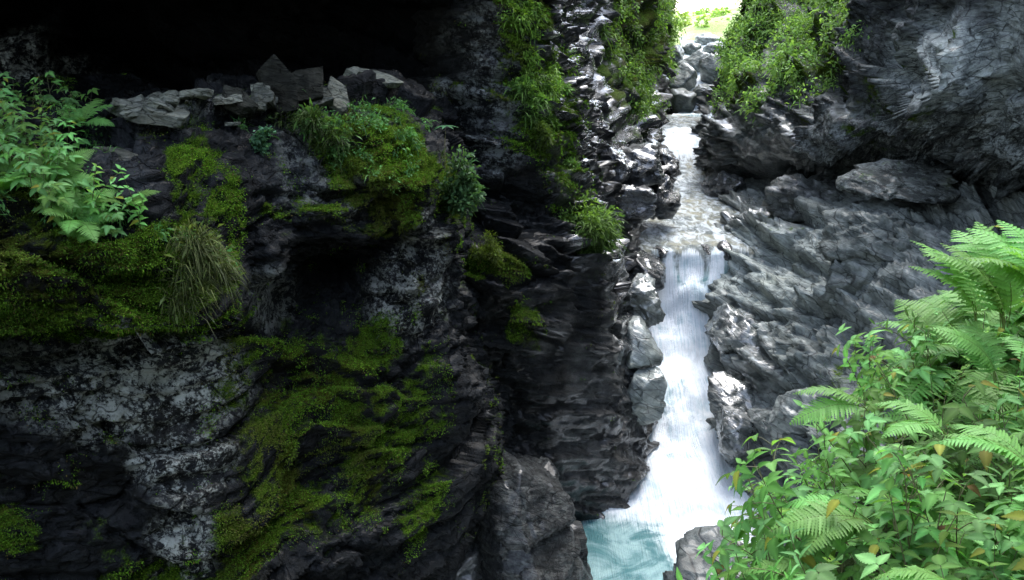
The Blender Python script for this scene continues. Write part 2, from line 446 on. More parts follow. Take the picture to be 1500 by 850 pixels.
# middle buttress of the left side, with the striated wall above the pool
N2 = net(
 [(600,-60,16.),(605,60,15.5),(620,200,14.8),(640,330,13.9),(650,375,13.3),(655,500,12.9),(670,620,12.5),(680,780,12.0),(680,1200,11.3)],
 [(660,-60,14.8),(660,60,14.4),(668,190,13.8),(668,300,13.3),(668,365,12.3),(680,440,12.0),(700,620,12.1),(710,780,11.7),(710,1200,11.0)],
 [(720,-60,14.2),(715,60,13.9),(712,190,13.5),(705,310,13.1),(705,360,12.3),(712,420,11.9),(722,620,12.2),(740,780,11.8),(740,1200,11.2)],
 [(770,-60,14.3),(765,60,14.0),(768,190,13.7),(765,320,13.4),(775,358,12.7),(780,420,12.3),(785,600,12.4),(790,780,12.2),(790,1200,11.6)],
 [(796,-60,15.),(800,60,14.6),(812,180,14.2),(820,320,13.9),(835,360,13.5),(838,440,13.2),(830,600,12.9),(840,780,12.6),(840,1200,12.0)],
 [(805,-60,16.2),(815,60,15.8),(835,180,15.3),(855,310,14.6),(875,370,14.2),(890,450,13.9),(900,600,13.6),(890,775,12.85),(890,1200,12.2)],
 [(812,-60,17.8),(824,60,17.2),(850,180,16.5),(872,310,15.6),(890,370,15.0),(905,450,14.7),(925,600,14.2),(925,768,12.95),(925,1200,12.3)],
 [(818,-60,19.6),(832,60,19.0),(862,180,18.2),(888,320,17.0),(903,380,16.4),(928,450,16.1),(952,620,14.8),(930,758,13.3),(950,1200,12.6)],
 [(816,-60,22.),(832,60,21.5),(862,180,20.5),(888,320,19.5),(900,390,18.4),(920,460,17.6),(950,640,16.4),(930,760,15.2),(950,1200,14.0)],
)
N2 = raise_cols(N2, 9, (-2.0, 1.0))
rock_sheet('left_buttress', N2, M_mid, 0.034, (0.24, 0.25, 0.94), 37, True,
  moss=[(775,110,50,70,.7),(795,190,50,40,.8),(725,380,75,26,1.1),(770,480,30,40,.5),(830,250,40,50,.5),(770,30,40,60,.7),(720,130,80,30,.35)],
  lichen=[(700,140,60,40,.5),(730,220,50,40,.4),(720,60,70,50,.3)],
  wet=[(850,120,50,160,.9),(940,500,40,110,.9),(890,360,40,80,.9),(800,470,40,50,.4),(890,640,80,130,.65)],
  tint=[(940,520,30,70,1.0),(700,150,50,50,.5),(650,60,140,110,-.75)],  # tint paints the lit stream edge brighter; the negative blob is meant as shade
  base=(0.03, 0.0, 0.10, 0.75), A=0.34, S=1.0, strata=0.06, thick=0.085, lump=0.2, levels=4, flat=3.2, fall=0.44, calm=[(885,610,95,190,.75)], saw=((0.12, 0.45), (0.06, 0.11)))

# far left wall of the gorge
N3 = net(
 [(770,-60,19.),(780,60,18.5),(800,150,18.),(840,260,17.2),(870,360,16.6),(900,520,15.8)],
 [(835,-60,20.5),(840,60,20.),(855,150,19.6),(880,250,18.9),(900,350,18.2),(935,500,17.4)],
 [(880,-60,23.),(880,60,22.8),(890,130,22.3),(900,210,21.6),(920,320,20.6),(950,450,19.0)],
 [(925,-60,27.),(925,40,26.8),(930,110,26.4),(938,190,25.6),(955,270,24.),(965,360,22.)],
 [(965,-60,31.),(965,40,30.8),(966,110,30.3),(962,175,29.5),(968,235,27.5),(975,320,25.)],
 [(966,-60,35.),(967,40,34.8),(967,110,34.2),(964,160,33.4),(957,190,31.4),(978,290,28.)],
 [(963,-60,42.),(964,40,42.),(964,110,41.),(962,160,39.),(970,190,37.),(978,290,35.)],
 [(975,-60,52.),(975,20,52.),(978,70,51.),(980,120,48.),(980,160,46.),(978,290,45.)],
)
N3 = raise_cols(N3, 10, (-3.0, 0.5))
rock_sheet('gorge_wall', N3, M_far, 0.045, (0.25, -0.2, 1.0), 51, True,
  moss=[(920,60,40,90,.9),(965,40,25,60,.9),(925,120,25,60,.8),(950,160,15,25,.9),(830,20,30,40,.4)],
  wet=[(860,150,50,150,.75),(950,250,60,100,.9)], tint=[(860,120,40,140,.2)],
  base=(0.0, 0.0, 0.4, 0.8), A=0.5, S=1.3, strata=0.05, thick=0.18, lump=0.25, levels=4, fall=0.42, saw=((0.25, 0.6), (0.08, 0.2)))

# right-hand cliff with its overhanging foot
N4 = net(
 [(1128,-60,50.),(1123,0,50.),(1095,60,49.),(1080,110,47.),(1055,150,45.),(1050,170,44.),(1050,190,44.),(1050,290,42.)],
 [(1118,-60,39.),(1110,0,38.5),(1094,60,38.),(1076,110,37.),(1052,150,36.),(1035,175,35.),(1034,195,35.),(1034,290,33.)],
 [(1108,-60,35.),(1102,0,34.5),(1086,60,33.5),(1066,120,32.),(1048,160,31.),(1026,200,29.8),(1018,238,28.6),(1020,320,27.)],
 [(1140,-60,36.),(1122,0,33.2),(1098,60,30.),(1078,130,27.2),(1070,170,26.2),(1058,205,25.4),(1050,238,25.4),(1055,290,26.2)],
 [(1220,-60,31.),(1196,0,28.4),(1172,60,25.6),(1152,130,22.9),(1142,170,21.8),(1132,205,21.3),(1132,240,21.8),(1140,275,23.8)],
 [(1290,-60,22.5),(1268,0,21.),(1258,60,19.),(1248,130,18.5),(1240,170,18.2),(1232,205,18.2),(1236,245,19.6),(1236,275,22.)],
 [(1350,-60,17.6),(1330,0,17.2),(1318,60,16.6),(1312,130,16.3),(1306,170,16.4),(1300,205,17.),(1296,240,18.4),(1296,275,20.5)],
 [(1415,-60,15.2),(1405,0,14.9),(1398,60,14.3),(1394,130,13.9),(1392,170,14.1),(1390,200,15.4),(1380,250,16.9),(1368,290,18.6)],
 [(1470,-60,14.2),(1462,0,14.2),(1456,60,14.2),(1452,130,14.0),(1448,180,14.1),(1442,225,14.8),(1434,265,16.2),(1416,300,17.8)],
 [(1530,-60,13.),(1520,0,13.),(1512,60,12.9),(1506,130,12.8),(1500,190,13.),(1492,250,13.6),(1480,290,15.),(1460,320,16.8)],
 [(1750,-60,10.),(1740,0,10.2),(1730,60,10.2),(1720,130,10.2),(1710,200,10.4),(1700,260,11.),(1680,310,12.),(1650,350,13.)],
 [(2300,-60,7.),(2290,0,7.),(2280,60,7.),(2270,130,7.),(2260,200,7.),(2250,280,7.5),(2230,340,8.),(2200,400,9.)],
)
N4 = raise_cols(N4, 7, (2.5, 1.0))
def wrap(x, y, dx, dy):
    n = len(N4[0]); zs = [11, 7, 3.0, 1.5, 0.6, -0.2, -1.0, -1.8, -2.6, -3.4]
    return [(x + dx * k, y + dy * k, z) for k, z in zip((1.6, 1.3, 1.0, 0.9, 0.7, 0.5, 0.3, 0.1, 0, 0), zs)]
N4 += [wrap(8.5, 0.0, 3.0, -0.5), wrap(7.0, -7.0, 2.5, -2.0), wrap(1.0, -11.0, 1.0, -3.5), wrap(-8.0, -12.0, -1, -4.0)]  # unseen wall behind the viewpoint, added to block sky light from the back
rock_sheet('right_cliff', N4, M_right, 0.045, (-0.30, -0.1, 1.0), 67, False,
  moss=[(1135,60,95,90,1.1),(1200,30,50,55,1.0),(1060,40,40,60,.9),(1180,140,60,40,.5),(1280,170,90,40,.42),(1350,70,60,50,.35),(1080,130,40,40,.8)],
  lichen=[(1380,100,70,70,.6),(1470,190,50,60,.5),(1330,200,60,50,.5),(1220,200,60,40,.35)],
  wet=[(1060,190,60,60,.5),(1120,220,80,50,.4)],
  tint=[(1375,90,75,70,1.5),(1490,60,50,90,1.0),(1250,255,220,50,-.6),(1100,230,80,50,-.5),(1180,190,80,30,-.3)],  # tint paints the lit face brighter; negative blobs are meant as overhang shade
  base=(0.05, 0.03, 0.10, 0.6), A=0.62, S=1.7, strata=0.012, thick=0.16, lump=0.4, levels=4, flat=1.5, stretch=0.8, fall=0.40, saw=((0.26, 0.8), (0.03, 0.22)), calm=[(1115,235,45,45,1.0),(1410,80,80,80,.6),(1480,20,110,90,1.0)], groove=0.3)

# pale water-worn shelf on the right of the stream
N5 = net(
 [(1040,330,27.5),(1045,270,28.),(1052,250,28.4),(1070,238,29.),(1095,232,30.),(1100,200,31.)],
 [(1030,340,24.6),(1046,288,25.2),(1068,268,25.6),(1096,256,26.),(1130,250,27.),(1140,225,28.)],
 [(1045,400,21.2),(1052,325,21.8),(1090,300,22.),(1140,280,22.2),(1180,262,23.6),(1190,235,24.5)],
 [(1054,460,18.7),(1072,372,19.4),(1115,340,19.2),(1180,305,19.),(1235,268,20.4),(1245,240,21.5)],
 [(1060,560,16.9),(1074,462,17.5),(1132,420,17.2),(1195,365,16.8),(1275,300,17.6),(1300,258,19.)],
 [(1076,640,15.4),(1092,530,16.2),(1125,490,15.8),(1225,420,15.2),(1330,340,15.3),(1370,285,17.)],
 [(1020,760,14.0),(1072,655,14.7),(1110,610,14.2),(1220,530,13.6),(1350,430,13.2),(1440,330,14.4)],
 [(1110,850,12.4),(1140,690,13.2),(1175,640,12.8),(1260,580,12.2),(1390,490,11.8),(1520,380,12.6)],
 [(1120,1000,10.),(1180,830,10.6),(1240,720,10.4),(1320,650,10.),(1460,560,9.6),(1640,430,10.2)],
 [(1150,1300,7.8),(1190,1050,8.0),(1260,900,8.0),(1360,800,7.8),(1560,660,7.6),(1850,480,8.)],
)
N5 = [c + [tuple(np.array(c[-1]) + np.array((1.2, 3.0, 0.6)))] for c in N5]
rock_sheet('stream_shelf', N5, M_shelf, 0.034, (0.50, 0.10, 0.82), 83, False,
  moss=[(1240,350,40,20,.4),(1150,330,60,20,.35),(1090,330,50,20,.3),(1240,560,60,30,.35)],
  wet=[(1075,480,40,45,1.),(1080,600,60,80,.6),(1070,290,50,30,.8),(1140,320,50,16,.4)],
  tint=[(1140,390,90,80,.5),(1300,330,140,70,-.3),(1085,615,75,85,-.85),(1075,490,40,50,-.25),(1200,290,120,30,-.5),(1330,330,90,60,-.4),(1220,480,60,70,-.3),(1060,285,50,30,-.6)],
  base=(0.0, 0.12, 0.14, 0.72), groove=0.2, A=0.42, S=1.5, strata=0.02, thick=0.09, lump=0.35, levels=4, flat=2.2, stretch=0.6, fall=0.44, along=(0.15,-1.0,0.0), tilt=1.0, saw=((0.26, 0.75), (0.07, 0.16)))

# ------------------------------------------------------------------ single rocks
def sphere_grid(nu, nv):
    th = np.linspace(0, 2 * np.pi, nu, endpoint=False); ph = np.linspace(0.0, np.pi, nv)
    return th, ph
_ico = {}
def ico_dirs(sub):
    if sub not in _ico:
        import bmesh
        bm = bmesh.new(); bmesh.ops.create_icosphere(bm, subdivisions=sub, radius=1.0)
        v = np.array([x.co[:] for x in bm.verts]); f = np.array([[y.index for y in x.verts] for x in bm.faces]); bm.free()
        _ico[sub] = (v, f)
    return _ico[sub]

def rock_mesh(name, size, seed, mat, sub=5, planes=16, rot=None, noise=0.06, strata=0.0, loc=(0, 0, 0), moss=0.0, lichen=0.1, wet=0.1, tint=1.0, cut=(0.62, 1.0), sheared=0.0):
    """angular boulder: a random convex polytope with fractured, layered faces. size = full extents"""
    r = np.random.default_rng(seed)
    d, f = ico_dirs(sub)
    pn = r.normal(size=(planes, 3)); pn /= np.linalg.norm(pn, axis=1, keepdims=True)
    pd = r.uniform(cut[0], cut[1], planes)
    dot = d @ pn.T
    rr = np.where(dot > 0.05, pd[None] / np.maximum(dot, 0.05), 9).min(1)
    rr = np.minimum(rr, 1.15)
    p = d * rr[:, None]
    ext = p.max(0) - p.min(0); p = (p - (p.max(0) + p.min(0)) / 2) / ext * np.array(size)
    if rot is not None:
        p = p @ np.array(Matrix.Rotation(rot[2], 3, 'Z') @ Matrix.Rotation(rot[1], 3, 'Y') @ Matrix.Rotation(rot[0], 3, 'X')).T
    sc_ = float(np.mean(size))
    q = p / sc_ * 2.2 + seed * 3.7
    fr, ft, fe = facets(q * np.array([1, 1, 1.8]), seed)
    fr2, ft2, fe2 = facets(q * np.array([2.6, 2.6, 5.0]), seed + 5)
    dd = noise * sc_ * (fr - 0.5 + ft) + noise * 0.4 * sc_ * (fr2 - 0.5 + ft2) + noise * 0.9 * sc_ * fbm(q, 4, seed)
    if strata:
        L = q[:, 2] * 5 + fbm(q, 2, seed + 3) * 2
        dd = dd + strata * sc_ * (_h(np.floor(L), L * 0, L * 0, seed) - 0.5)
    dirn = p / (np.linalg.norm(p, axis=1, keepdims=True) + 1e-6)
    p = p + dirn * dd[:, None]
    up = dirn[:, 2]
    nz = fbm(q * 1.2, 4, seed + 9)
    at = dict(moss=np.clip(moss * (0.5 + 0.8 * up) + nz * 0.8 * (moss > 0), 0, 1.2), lichen=np.full(len(p), lichen), wet=np.full(len(p), wet), tint=np.full(len(p), tint))
    me = mesh_from(name, p, f, mat, at)
    return me, p

def rock(name, px, py, Y, wpx, hpx, depth, seed, mat, label, cat='rock', group=None, **kw):
    c = P(px, py, Y); k = Y / F * 1.03
    me, p = rock_mesh(name, (wpx * k, depth, hpx * k), seed, mat, **kw)
    o = link(name, me); o.location = c
    return tag(o, label, cat, group)

WET = dict(wet=0.9, lichen=0.05)
# big rounded bulge at the foot of the left side
rock('boulder', 752, 800, 11.0, 215, 350, 3.0, 3, M_mid, 'big wet grey bulging boulder at the bottom of the left wall beside the pool', 'boulder', sub=6, planes=34, cut=(0.8, 1.0), wet=0.22, noise=0.05, tint=1.15, strata=0.02, rot=(0.2, -0.25, 0.3))
rock('boulder', 655, 850, 10.0, 130, 120, 1.8, 14, M_mid, 'blue-grey slaty rock at the bottom edge between mossy wall and bulging boulder', 'boulder', sub=5, wet=0.5, noise=0.09, strata=0.05, tint=2.4, rot=(0.3, 0.9, 0.2))
# blocks on the left edge of the stream
L_ = 'wet black rock block on the left bank of the stream, '
rock('rock_block', 925, 245, 20.5, 90, 70, 1.8, 21, M_far, L_ + 'with a shiny flat top below the grassy wall', wet=1.0, noise=0.07, strata=0.03, rot=(0.1, 0.15, 0.4))
rock('rock_block', 962, 290, 20.8, 60, 70, 1.5, 22, M_far, L_ + 'jutting furthest out at the river bend', wet=1.0, noise=0.08, strata=0.03)
rock('rock_block', 905, 305, 18.8, 80, 80, 1.6, 23, M_far, L_ + 'just right of the round grass tuft', wet=1.0, noise=0.08, strata=0.03, rot=(0.2, 0.1, 0.9))
rock('rock_block', 975, 240, 25.5, 36, 40, 1.4, 24, M_far, L_ + 'small one beside the upper rapid', wet=0.9, noise=0.08)
rock('rock_block', 900, 250, 19.4, 60, 60, 1.4, 29, M_far, L_ + 'upper one close under the glossy cliff', wet=1.0, noise=0.09, strata=0.04)
rock('rock_block', 940, 392, 18.4, 80, 50, 1.4, 25, M_mid, 'low dark rock under water film left of the waterfall lip', wet=1.0, noise=0.05, rot=(0.0, 0.15, 0.0), tint=1.6)
rock('rock_slab', 936, 440, 16.2, 62, 72, 1.0, 26, M_shelf, 'knobbly shiny grey rock on the left edge of the white rapid', wet=0.9, noise=0.09, tint=0.75, rot=(0.4, 0.2, 0.2))
rock('rock_slab', 940, 505, 15.1, 64, 66, 1.1, 27, M_shelf, 'pale flat-topped slab on the left edge of the rapid, upper of two', wet=0.7, noise=0.035, tint=1.1, rot=(0.75, 0.15, 0.15), planes=10)
rock('rock_slab', 944, 577, 14.5, 62, 84, 1.0, 28, M_shelf, 'pale flat-topped slab on the left edge of the rapid, lower of two', wet=0.6, noise=0.03, tint=1.15, rot=(0.75, 0.2, 0.1), planes=10)
# right bank
rock('rock_block', 1082, 488, 16.6, 90, 72, 1.6, 31, M_shelf, 'large wet block with bright top beside the upper part of the rapid', wet=1.0, noise=0.07, tint=0.6, strata=0.04, rot=(0.3, -0.1, 0.4))
rock('rock_block', 1072, 590, 15.0, 80, 64, 1.4, 32, M_shelf, 'dark streaked rock washed by foam on the right of the rapid', wet=1.0, noise=0.06, tint=0.35, strata=0.03, rot=(0.2, 0.5, 0.2))
rock('rock_block', 1090, 640, 14.2, 110, 80, 1.3, 33, M_shelf, 'low black pointed rock above the pool on the right bank', wet=1.0, noise=0.06, tint=0.33, strata=0.03, rot=(0.1, 0.35, 0.3))
rock('rock_block', 1180, 620, 12.9, 110, 120, 1.2, 34, M_shelf, 'tall leaning grey slab above the pool behind the ferns', wet=0.4, noise=0.05, tint=0.75, strata=0.04, rot=(0.2, 0.75, 0.2))
rock('rock_block', 1290, 350, 14.9, 130, 120, 2.0, 35, M_shelf, 'big purple-grey block leaning against the right cliff', wet=0.1, noise=0.10, planes=12, tint=0.55, strata=0.05, lichen=0.2, rot=(0.2, 0.35, 0.3))
rock('rock_slab', 1315, 268, 15.6, 140, 36, 2.0, 36, M_shelf, 'flat lens-shaped slab lying on the leaning block under the overhang', wet=0.1, noise=0.09, planes=12, tint=0.24, moss=0.35, lichen=0.3, rot=(0.1, -0.1, 0.3))
rock('rock_slab', 1195, 290, 19.2, 130, 56, 2.0, 37, M_shelf, 'dark layered rock in the shadow below the right overhang', wet=0.3, noise=0.10, tint=0.25, moss=0.2, strata=0.06, rot=(0.1, -0.1, 0.3))
rock('rock_slab', 1240, 410, 14.8, 80, 120, 1.2, 38, M_shelf, 'narrow upright grey slab below the leaning block', wet=0.2, noise=0.10, tint=0.62, strata=0.05, rot=(0.2, 0.45, 0.2))
rock('rock_block', 1060, 275, 24.0, 60, 46, 1.6, 39, M_far, 'dark ribbed rock at the foot of the right cliff by the river bend', wet=0.9, noise=0.07, strata=0.05, tint=1.5)
rock('boulder', 1062, 886, 4.6, 210, 170, 1.0, 40, M_shelf, 'rough grey boulder at the bottom edge under the ferns', 'boulder', sub=6, wet=0.25, noise=0.06, tint=0.28, strata=0.02, rot=(0.2, -0.45, 0.3))
rock('stone', 968, 372, 19.0, 26, 22, 0.6, 51, M_mid, 'small dark stone at the left end of the waterfall lip', wet=1.0, noise=0.06)
rock('stone', 1035, 366, 19.2, 16, 14, 0.5, 52, M_mid, 'small dark stone splitting the water right of the middle of the lip', wet=1.0, noise=0.06)
rock('stone', 1064, 368, 19.1, 24, 30, 0.7, 53, M_mid, 'dark stone at the right end of the waterfall lip', wet=1.0, noise=0.06, tint=1.5)
# boulders choking the gorge upstream
UP = [(1026, 92, 42, 62, 34, 'flat-topped pale boulder in the middle of the upstream cascade', 1.5), (1000, 118, 39, 44, 46, 'rounded grey boulder on the left of the upstream cascade', 1.2),
      (1002, 152, 37, 40, 40, 'lowest dark boulder left of the small upstream spout', .8), (1034, 145, 37.5, 50, 40, 'big dark boulder right of the small upstream spout', .9),
      (1050, 105, 40, 50, 50, 'grey boulder leaning on the right wall upstream', 1.1), (1012, 72, 46, 30, 18, 'small pale boulder at the head of the upstream cascade', 1.8),
      (1052, 72, 47, 44, 22, 'mossy boulder below the bright slope upstream', 1.4), (992, 85, 44, 22, 34, 'narrow boulder against the left wall upstream', 1.1), (1040, 60, 50, 40, 18, 'furthest small boulder under the bright slope', 1.8)]
for i, (x, y, Y, wp, hp, lab, t) in enumerate(UP):
    rock('boulder', x, y, Y, wp, hp, 2.0, 60 + i, M_shelf, lab, 'boulder', 'boulders choking the gorge upstream', wet=0.4, noise=0.05, tint=t * 0.8, moss=0.25, sub=4)

def on_sheet(name, px, py):
    q, nn, x, y, am, nu, nv = EXEC[name]
    d = (x - px) ** 2 + (y - py) ** 2
    near = np.where(d < max(d.min() * 1.5, 16.0))[0]
    i = near[np.argmin(q[near, 1])]
    return q[i], nn[i]
# slates fallen on the ledge under the overhang
def slab_mesh(name, size, seed, mat, rot, at):
    """broken slate: irregular polygon split off along two flat planes, edges chipped"""
    import bmesh
    r = np.random.default_rng(seed)
    n = r.integers(5, 8); ang = np.sort(r.uniform(0, 2 * np.pi, n)) if n < 5 else (np.arange(n) + r.uniform(-0.35, 0.35, n)) * 2 * np.pi / n
    rad = r.uniform(0.65, 1.0, n)
    x = np.cos(ang) * rad; y = np.sin(ang) * rad
    tz = r.uniform(-0.25, 0.25, 2); sh = r.uniform(-0.15, 0.15, 2)
    bm = bmesh.new()
    for i in range(n):
        bm.verts.new((x[i], y[i], 0.5 + tz[0] * x[i])); bm.verts.new((x[i] * r.uniform(0.85, 1.02) + sh[0], y[i] * r.uniform(0.85, 1.02) + sh[1], -0.5 + tz[1] * y[i]))
    bmesh.ops.convex_hull(bm, input=bm.verts)
    bmesh.ops.dissolve_limit(bm, angle_limit=0.12, verts=bm.verts, edges=bm.edges)
    bmesh.ops.bevel(bm, geom=list(bm.edges), offset=0.035, segments=1, affect='EDGES')
    bmesh.ops.triangulate(bm, faces=bm.faces)
    for _ in range(3):
        bmesh.ops.subdivide_edges(bm, edges=[e for e in bm.edges if e.calc_length() > 0.12], cuts=1, use_grid_fill=False)
        bmesh.ops.triangulate(bm, faces=bm.faces)
    v = np.array([a_.co[:] for a_ in bm.verts]); f = np.array([[c_.index for c_ in a_.verts] for a_ in bm.faces]); bm.free()
    v[:, 2] += 0.18 * (facets(v * np.array([1.5, 1.5, 0.5]) + seed, seed)[0] - 0.5) + 0.1 * fbm(v * 3 + seed, 3, seed)
    v[:, :2] *= 1 + 0.08 * fbm(v * 3 + seed, 3, seed + 1)[:, None]
    ext = v.max(0) - v.min(0); v = v / ext * np.array(size)
    M = np.array(Matrix.Rotation(rot[2], 3, 'Z') @ Matrix.Rotation(rot[1], 3, 'Y') @ Matrix.Rotation(rot[0], 3, 'X'))
    v = v @ M.T
    return mesh_from(name, v, f, mat, {k_: np.full(len(v), x_) for k_, x_ in at.items()})

def slate(px, py, w, h, t, seed, label, rot, tint=1.0, group=None, lift=0.0):
    """w across, h deep (before turning), t thick: metres"""
    p_, n_ = on_sheet('left_cliff', px, py)
    o = link('slate_slab', slab_mesh('slate_slab', (w, h, t), seed, M_slate, rot, dict(moss=0.0, lichen=0.12 if tint > 0.3 else 0.0, wet=0.0, tint=tint)))
    o.location = (p_[0], p_[1], p_[2] + lift)
    return tag(o, label, 'slate', group)
D90 = math.pi / 2
slate(412, 144, 0.34, 0.62, 0.17, 201, 'tall dim slate standing in the dark cave mouth', (1.15, -0.35, 0.3), 0.14, lift=0.12)  # dim slates: cave shade painted in through a low tint
slate(447, 142, 0.50, 0.52, 0.22, 202, 'broad dim slate leaning in the middle of the upright group', (0.75, 0.5, -0.3), 0.2, lift=0.08)
slate(494, 150, 0.34, 0.44, 0.12, 203, 'pale slate leaning back beside the flat slab', (0.75, 0.55, 0.5), 0.95, lift=0.06)
slate(545, 146, 0.72, 0.36, 0.14, 204, 'pale flat slab tilted at the right end of the slates', (0.25, 0.24, 0.1), 1.3, lift=0.22)
slate(386, 152, 0.24, 0.26, 0.18, 205, 'squarish slate block left of the upright slates', (0.9, -0.25, 0.4), 0.6, lift=0.08)
slate(352, 152, 0.36, 0.30, 0.12, 207, 'dim leaning slate left of the squarish block', (0.5, 0.5, 0.4), 0.3, lift=0.05)
slate(470, 150, 0.30, 0.26, 0.12, 210, 'small slate wedged between the broad one and the pale leaning one', (0.4, -0.4, 1.0), 0.5, lift=0.03)
slate(228, 176, 0.85, 0.42, 0.11, 208, 'longest flat slate at the left end of the heap', (0.12, 0.12, -0.15), 0.9, lift=0.06)
rock('stone', 165, 236, 7.35, 84, 40, 0.5, 209, M_slate, 'smooth blue-grey stone sitting in the moss above the lichen patch', noise=0.02, planes=12, rot=(0.1, 0.05, 0.3), tint=0.42, lichen=0.05)
rs = np.random.default_rng(4242)
for i in range(48):
    t = i / 47.0; px = 178 + 235 * t + rs.normal() * 8; py = 166 + rs.normal() * 7 - 8 * t + (10 if 320 < px < 390 and rs.uniform() < 0.5 else 0)
    big = rs.uniform(0.55, 1.25)
    slate(px, py, 0.27 * big, 0.22 * big, 0.065 * big, 220 + i, 'small broken slate in the loose heap along the back of the mossy ledge', (rs.normal() * 0.28, rs.normal() * 0.28, rs.uniform(0, 6)), rs.uniform(0.8, 1.4), group='small loose slates in the heap', lift=rs.uniform(0.02, 0.09))

# ------------------------------------------------------------------ water
def flow_sheet(name, rows, step, mat, ext=0.9):
    L = np.array([P(a, y, Y) for (a, b, y, Y) in rows]); R = np.array([P(b, y, Y) for (a, b, y, Y) in rows])
    d = R - L; d /= np.linalg.norm(d, axis=1, keepdims=True)
    L = L - d * ext; R = R + d * ext
    netw = np.stack([L, L * 0.75 + R * 0.25, L * 0.5 + R * 0.5, L * 0.25 + R * 0.75, R])
    return sheet(netw, step)
ROWS = [(960,1080,168,36.0),(980,1040,173,34.3),(975,1032,190,31.3),(972,1025,200,30.4),(975,1022,212,29.3),(978,1025,222,28.7),(980,1032,236,28.0),(980,1042,246,27.5),
        (985,1050,270,25.3),(980,1065,295,23.2),(965,1080,322,21.3),(955,1070,345,20.0),(962,1062,358,19.4),(965,1062,364,19.15),(966,1062,374,18.98),(962,1060,390,18.86),(958,1060,408,18.65),
        (955,1050,430,18.4),(955,1042,460,18.2),(958,1042,500,17.6),(962,1055,540,16.9),(965,1062,580,16.1),(975,1050,620,15.4),(978,1045,650,14.8),(968,1100,690,14.1),(955,1150,730,13.3),
        (900,1150,765,12.7),(800,1150,810,11.9),(760,1150,870,10.9),(740,1150,1000,9.1),(720,1150,1300,6.4)]
g = flow_sheet('stream', ROWS, 0.035, None)
nu, nv = g.shape[:2]
p = g.reshape(-1, 3); px, py = proj(p)
cr = np.repeat(np.linspace(0, 1, nu)[:, None], nv, 1).ravel()
# distance along the flow
mid = g[nu // 2]; sl = np.concatenate([[0], np.cumsum(np.linalg.norm(np.diff(mid, axis=0), axis=1))])
fl = np.tile(sl, nu)
chute = np.clip((py - 368) / 30, 0, 1) * np.clip((760 - py) / 90, 0, 1)
pool = np.clip((py - 700) / 60, 0, 1)
upper = np.clip((405 - py) / 15, 0, 1); lipz = np.clip((366 - py) / 12, 0, 1)
rap = np.clip(1 - np.abs(py - 218) / 24, 0, 1) + 0.4 * np.clip(1 - np.abs(py - 262) / 30, 0, 1)
fc = np.stack([p[:, 0] * 5.0, fl * 1.1, p[:, 2] * 0], 1)
tur = fbm(np.stack([p[:, 0] * 1.5, fl * 0.8, p[:, 2] * 0.5], 1), 4, 5)
fine = fbm(fc, 4, 6)
bill = fbm(p * np.array([1.1, 1.1, 0.3]), 4, 8)
rip = fbm(p * np.array([2.2, 1.6, 1]), 4, 9)
dz = chute * (0.75 * tur + 0.20 * fine) + pool * 0.22 * bill + lipz * 0.08 * rip + np.clip(rap, 0, 1) * 0.35 * tur
sh = 0.55 * fbm(np.stack([p[:, 0] * 1.4, p[:, 0] * 0, p[:, 0] * 0], 1), 3, 19) + 0.25 * ((p[:, 0] - 4.05) / 0.8) ** 2 * (np.abs(p[:, 0] - 4.05) < 1.2)
win = np.clip(1 - np.abs(py - 378) / 55, 0, 1); win = win * win * (3 - 2 * win)
dz = dz + win * (np.interp(fl - sh, sl, mid[:, 2]) - p[:, 2])
q = p.copy(); q[:, 2] += dz; q[:, 1] -= chute * 0.15 * tur
wpx = px + bill * 120; wpy = py + tur * 60
foam = np.clip((wpy - 396) / 22, 0, 1) * 1.0
foam = foam * (1 - 0.95 * blobs(wpx, py, [(865, 850, 135, 85, 1.0)]))
foam = np.maximum(foam, 1.0 * blobs(px + fine * 5, py + tur * 10, [(981 - (400 - py) * 0.25, 396, 9, 30, .75), (1013, 390, 19, 26, .85), (1050, 396, 11, 32, .8)]))
foam = np.maximum(foam, np.clip(rap * 0.95 + tur * 0.8, 0, 1) * (py < 300))
foam = np.maximum(foam, 0.75 * np.clip(0.5 + tur * 3, 0, 1) * blobs(px, py, [(1000, 215, 40, 40, 1), (1005, 248, 35, 14, 1), (1015, 262, 35, 14, .6)]))
foam = foam * (1 - 0.35 * blobs(px + bill * 60, py + tur * 60, [(985, 620, 14, 50, 1), (1085, 700, 40, 20, 1), (905, 770, 60, 25, .8)]))
k = NT('river_water')
wc = k.coords('Object')
fo = k.attr('foam'); upp = k.attr('upper'); flw = k.attr('flow'); crs = k.attr('cross')
uv = k.n('ShaderNodeCombineXYZ'); k.set(uv.inputs[0], k.math('MULTIPLY', crs, 26.0)); k.set(uv.inputs[1], k.math('MULTIPLY', flw, 0.8))
st = k.noise(uv.outputs[0], 1.0, 6, 0.65, 0.4)
sw = k.noise(k.coords('Object', scale=(1, 1, 0.3)), 1.6, 6, 0.65, 1.2)
nn_ = k.mix(upp, k.mix(0.5, st, sw), st)
f2 = k.map(k.math('ADD', fo, k.math('MULTIPLY', k.math('SUBTRACT', nn_, 0.5), 1.2)), 0.25, 0.75)
teal = k.mix(k.map(sw, 0.35, 0.65), (0.07, 0.19, 0.20), (0.30, 0.46, 0.46))
rp = k.noise(k.coords('Object', scale=(2.2, 1.1, 1)), 2.2, 6, 0.7, 0.8)
clear = k.mix(k.map(k.noise(wc, 1.3, 5, 0.6), 0.4, 0.65), (0.15, 0.175, 0.17), (0.36, 0.34, 0.23))
clear = k.mix(k.map(rp, 0.42, 0.64), clear, (0.72, 0.78, 0.80))  # whitish ripples paint the sky's reflection into the water colour
wcol = k.mix(upp, teal, clear)
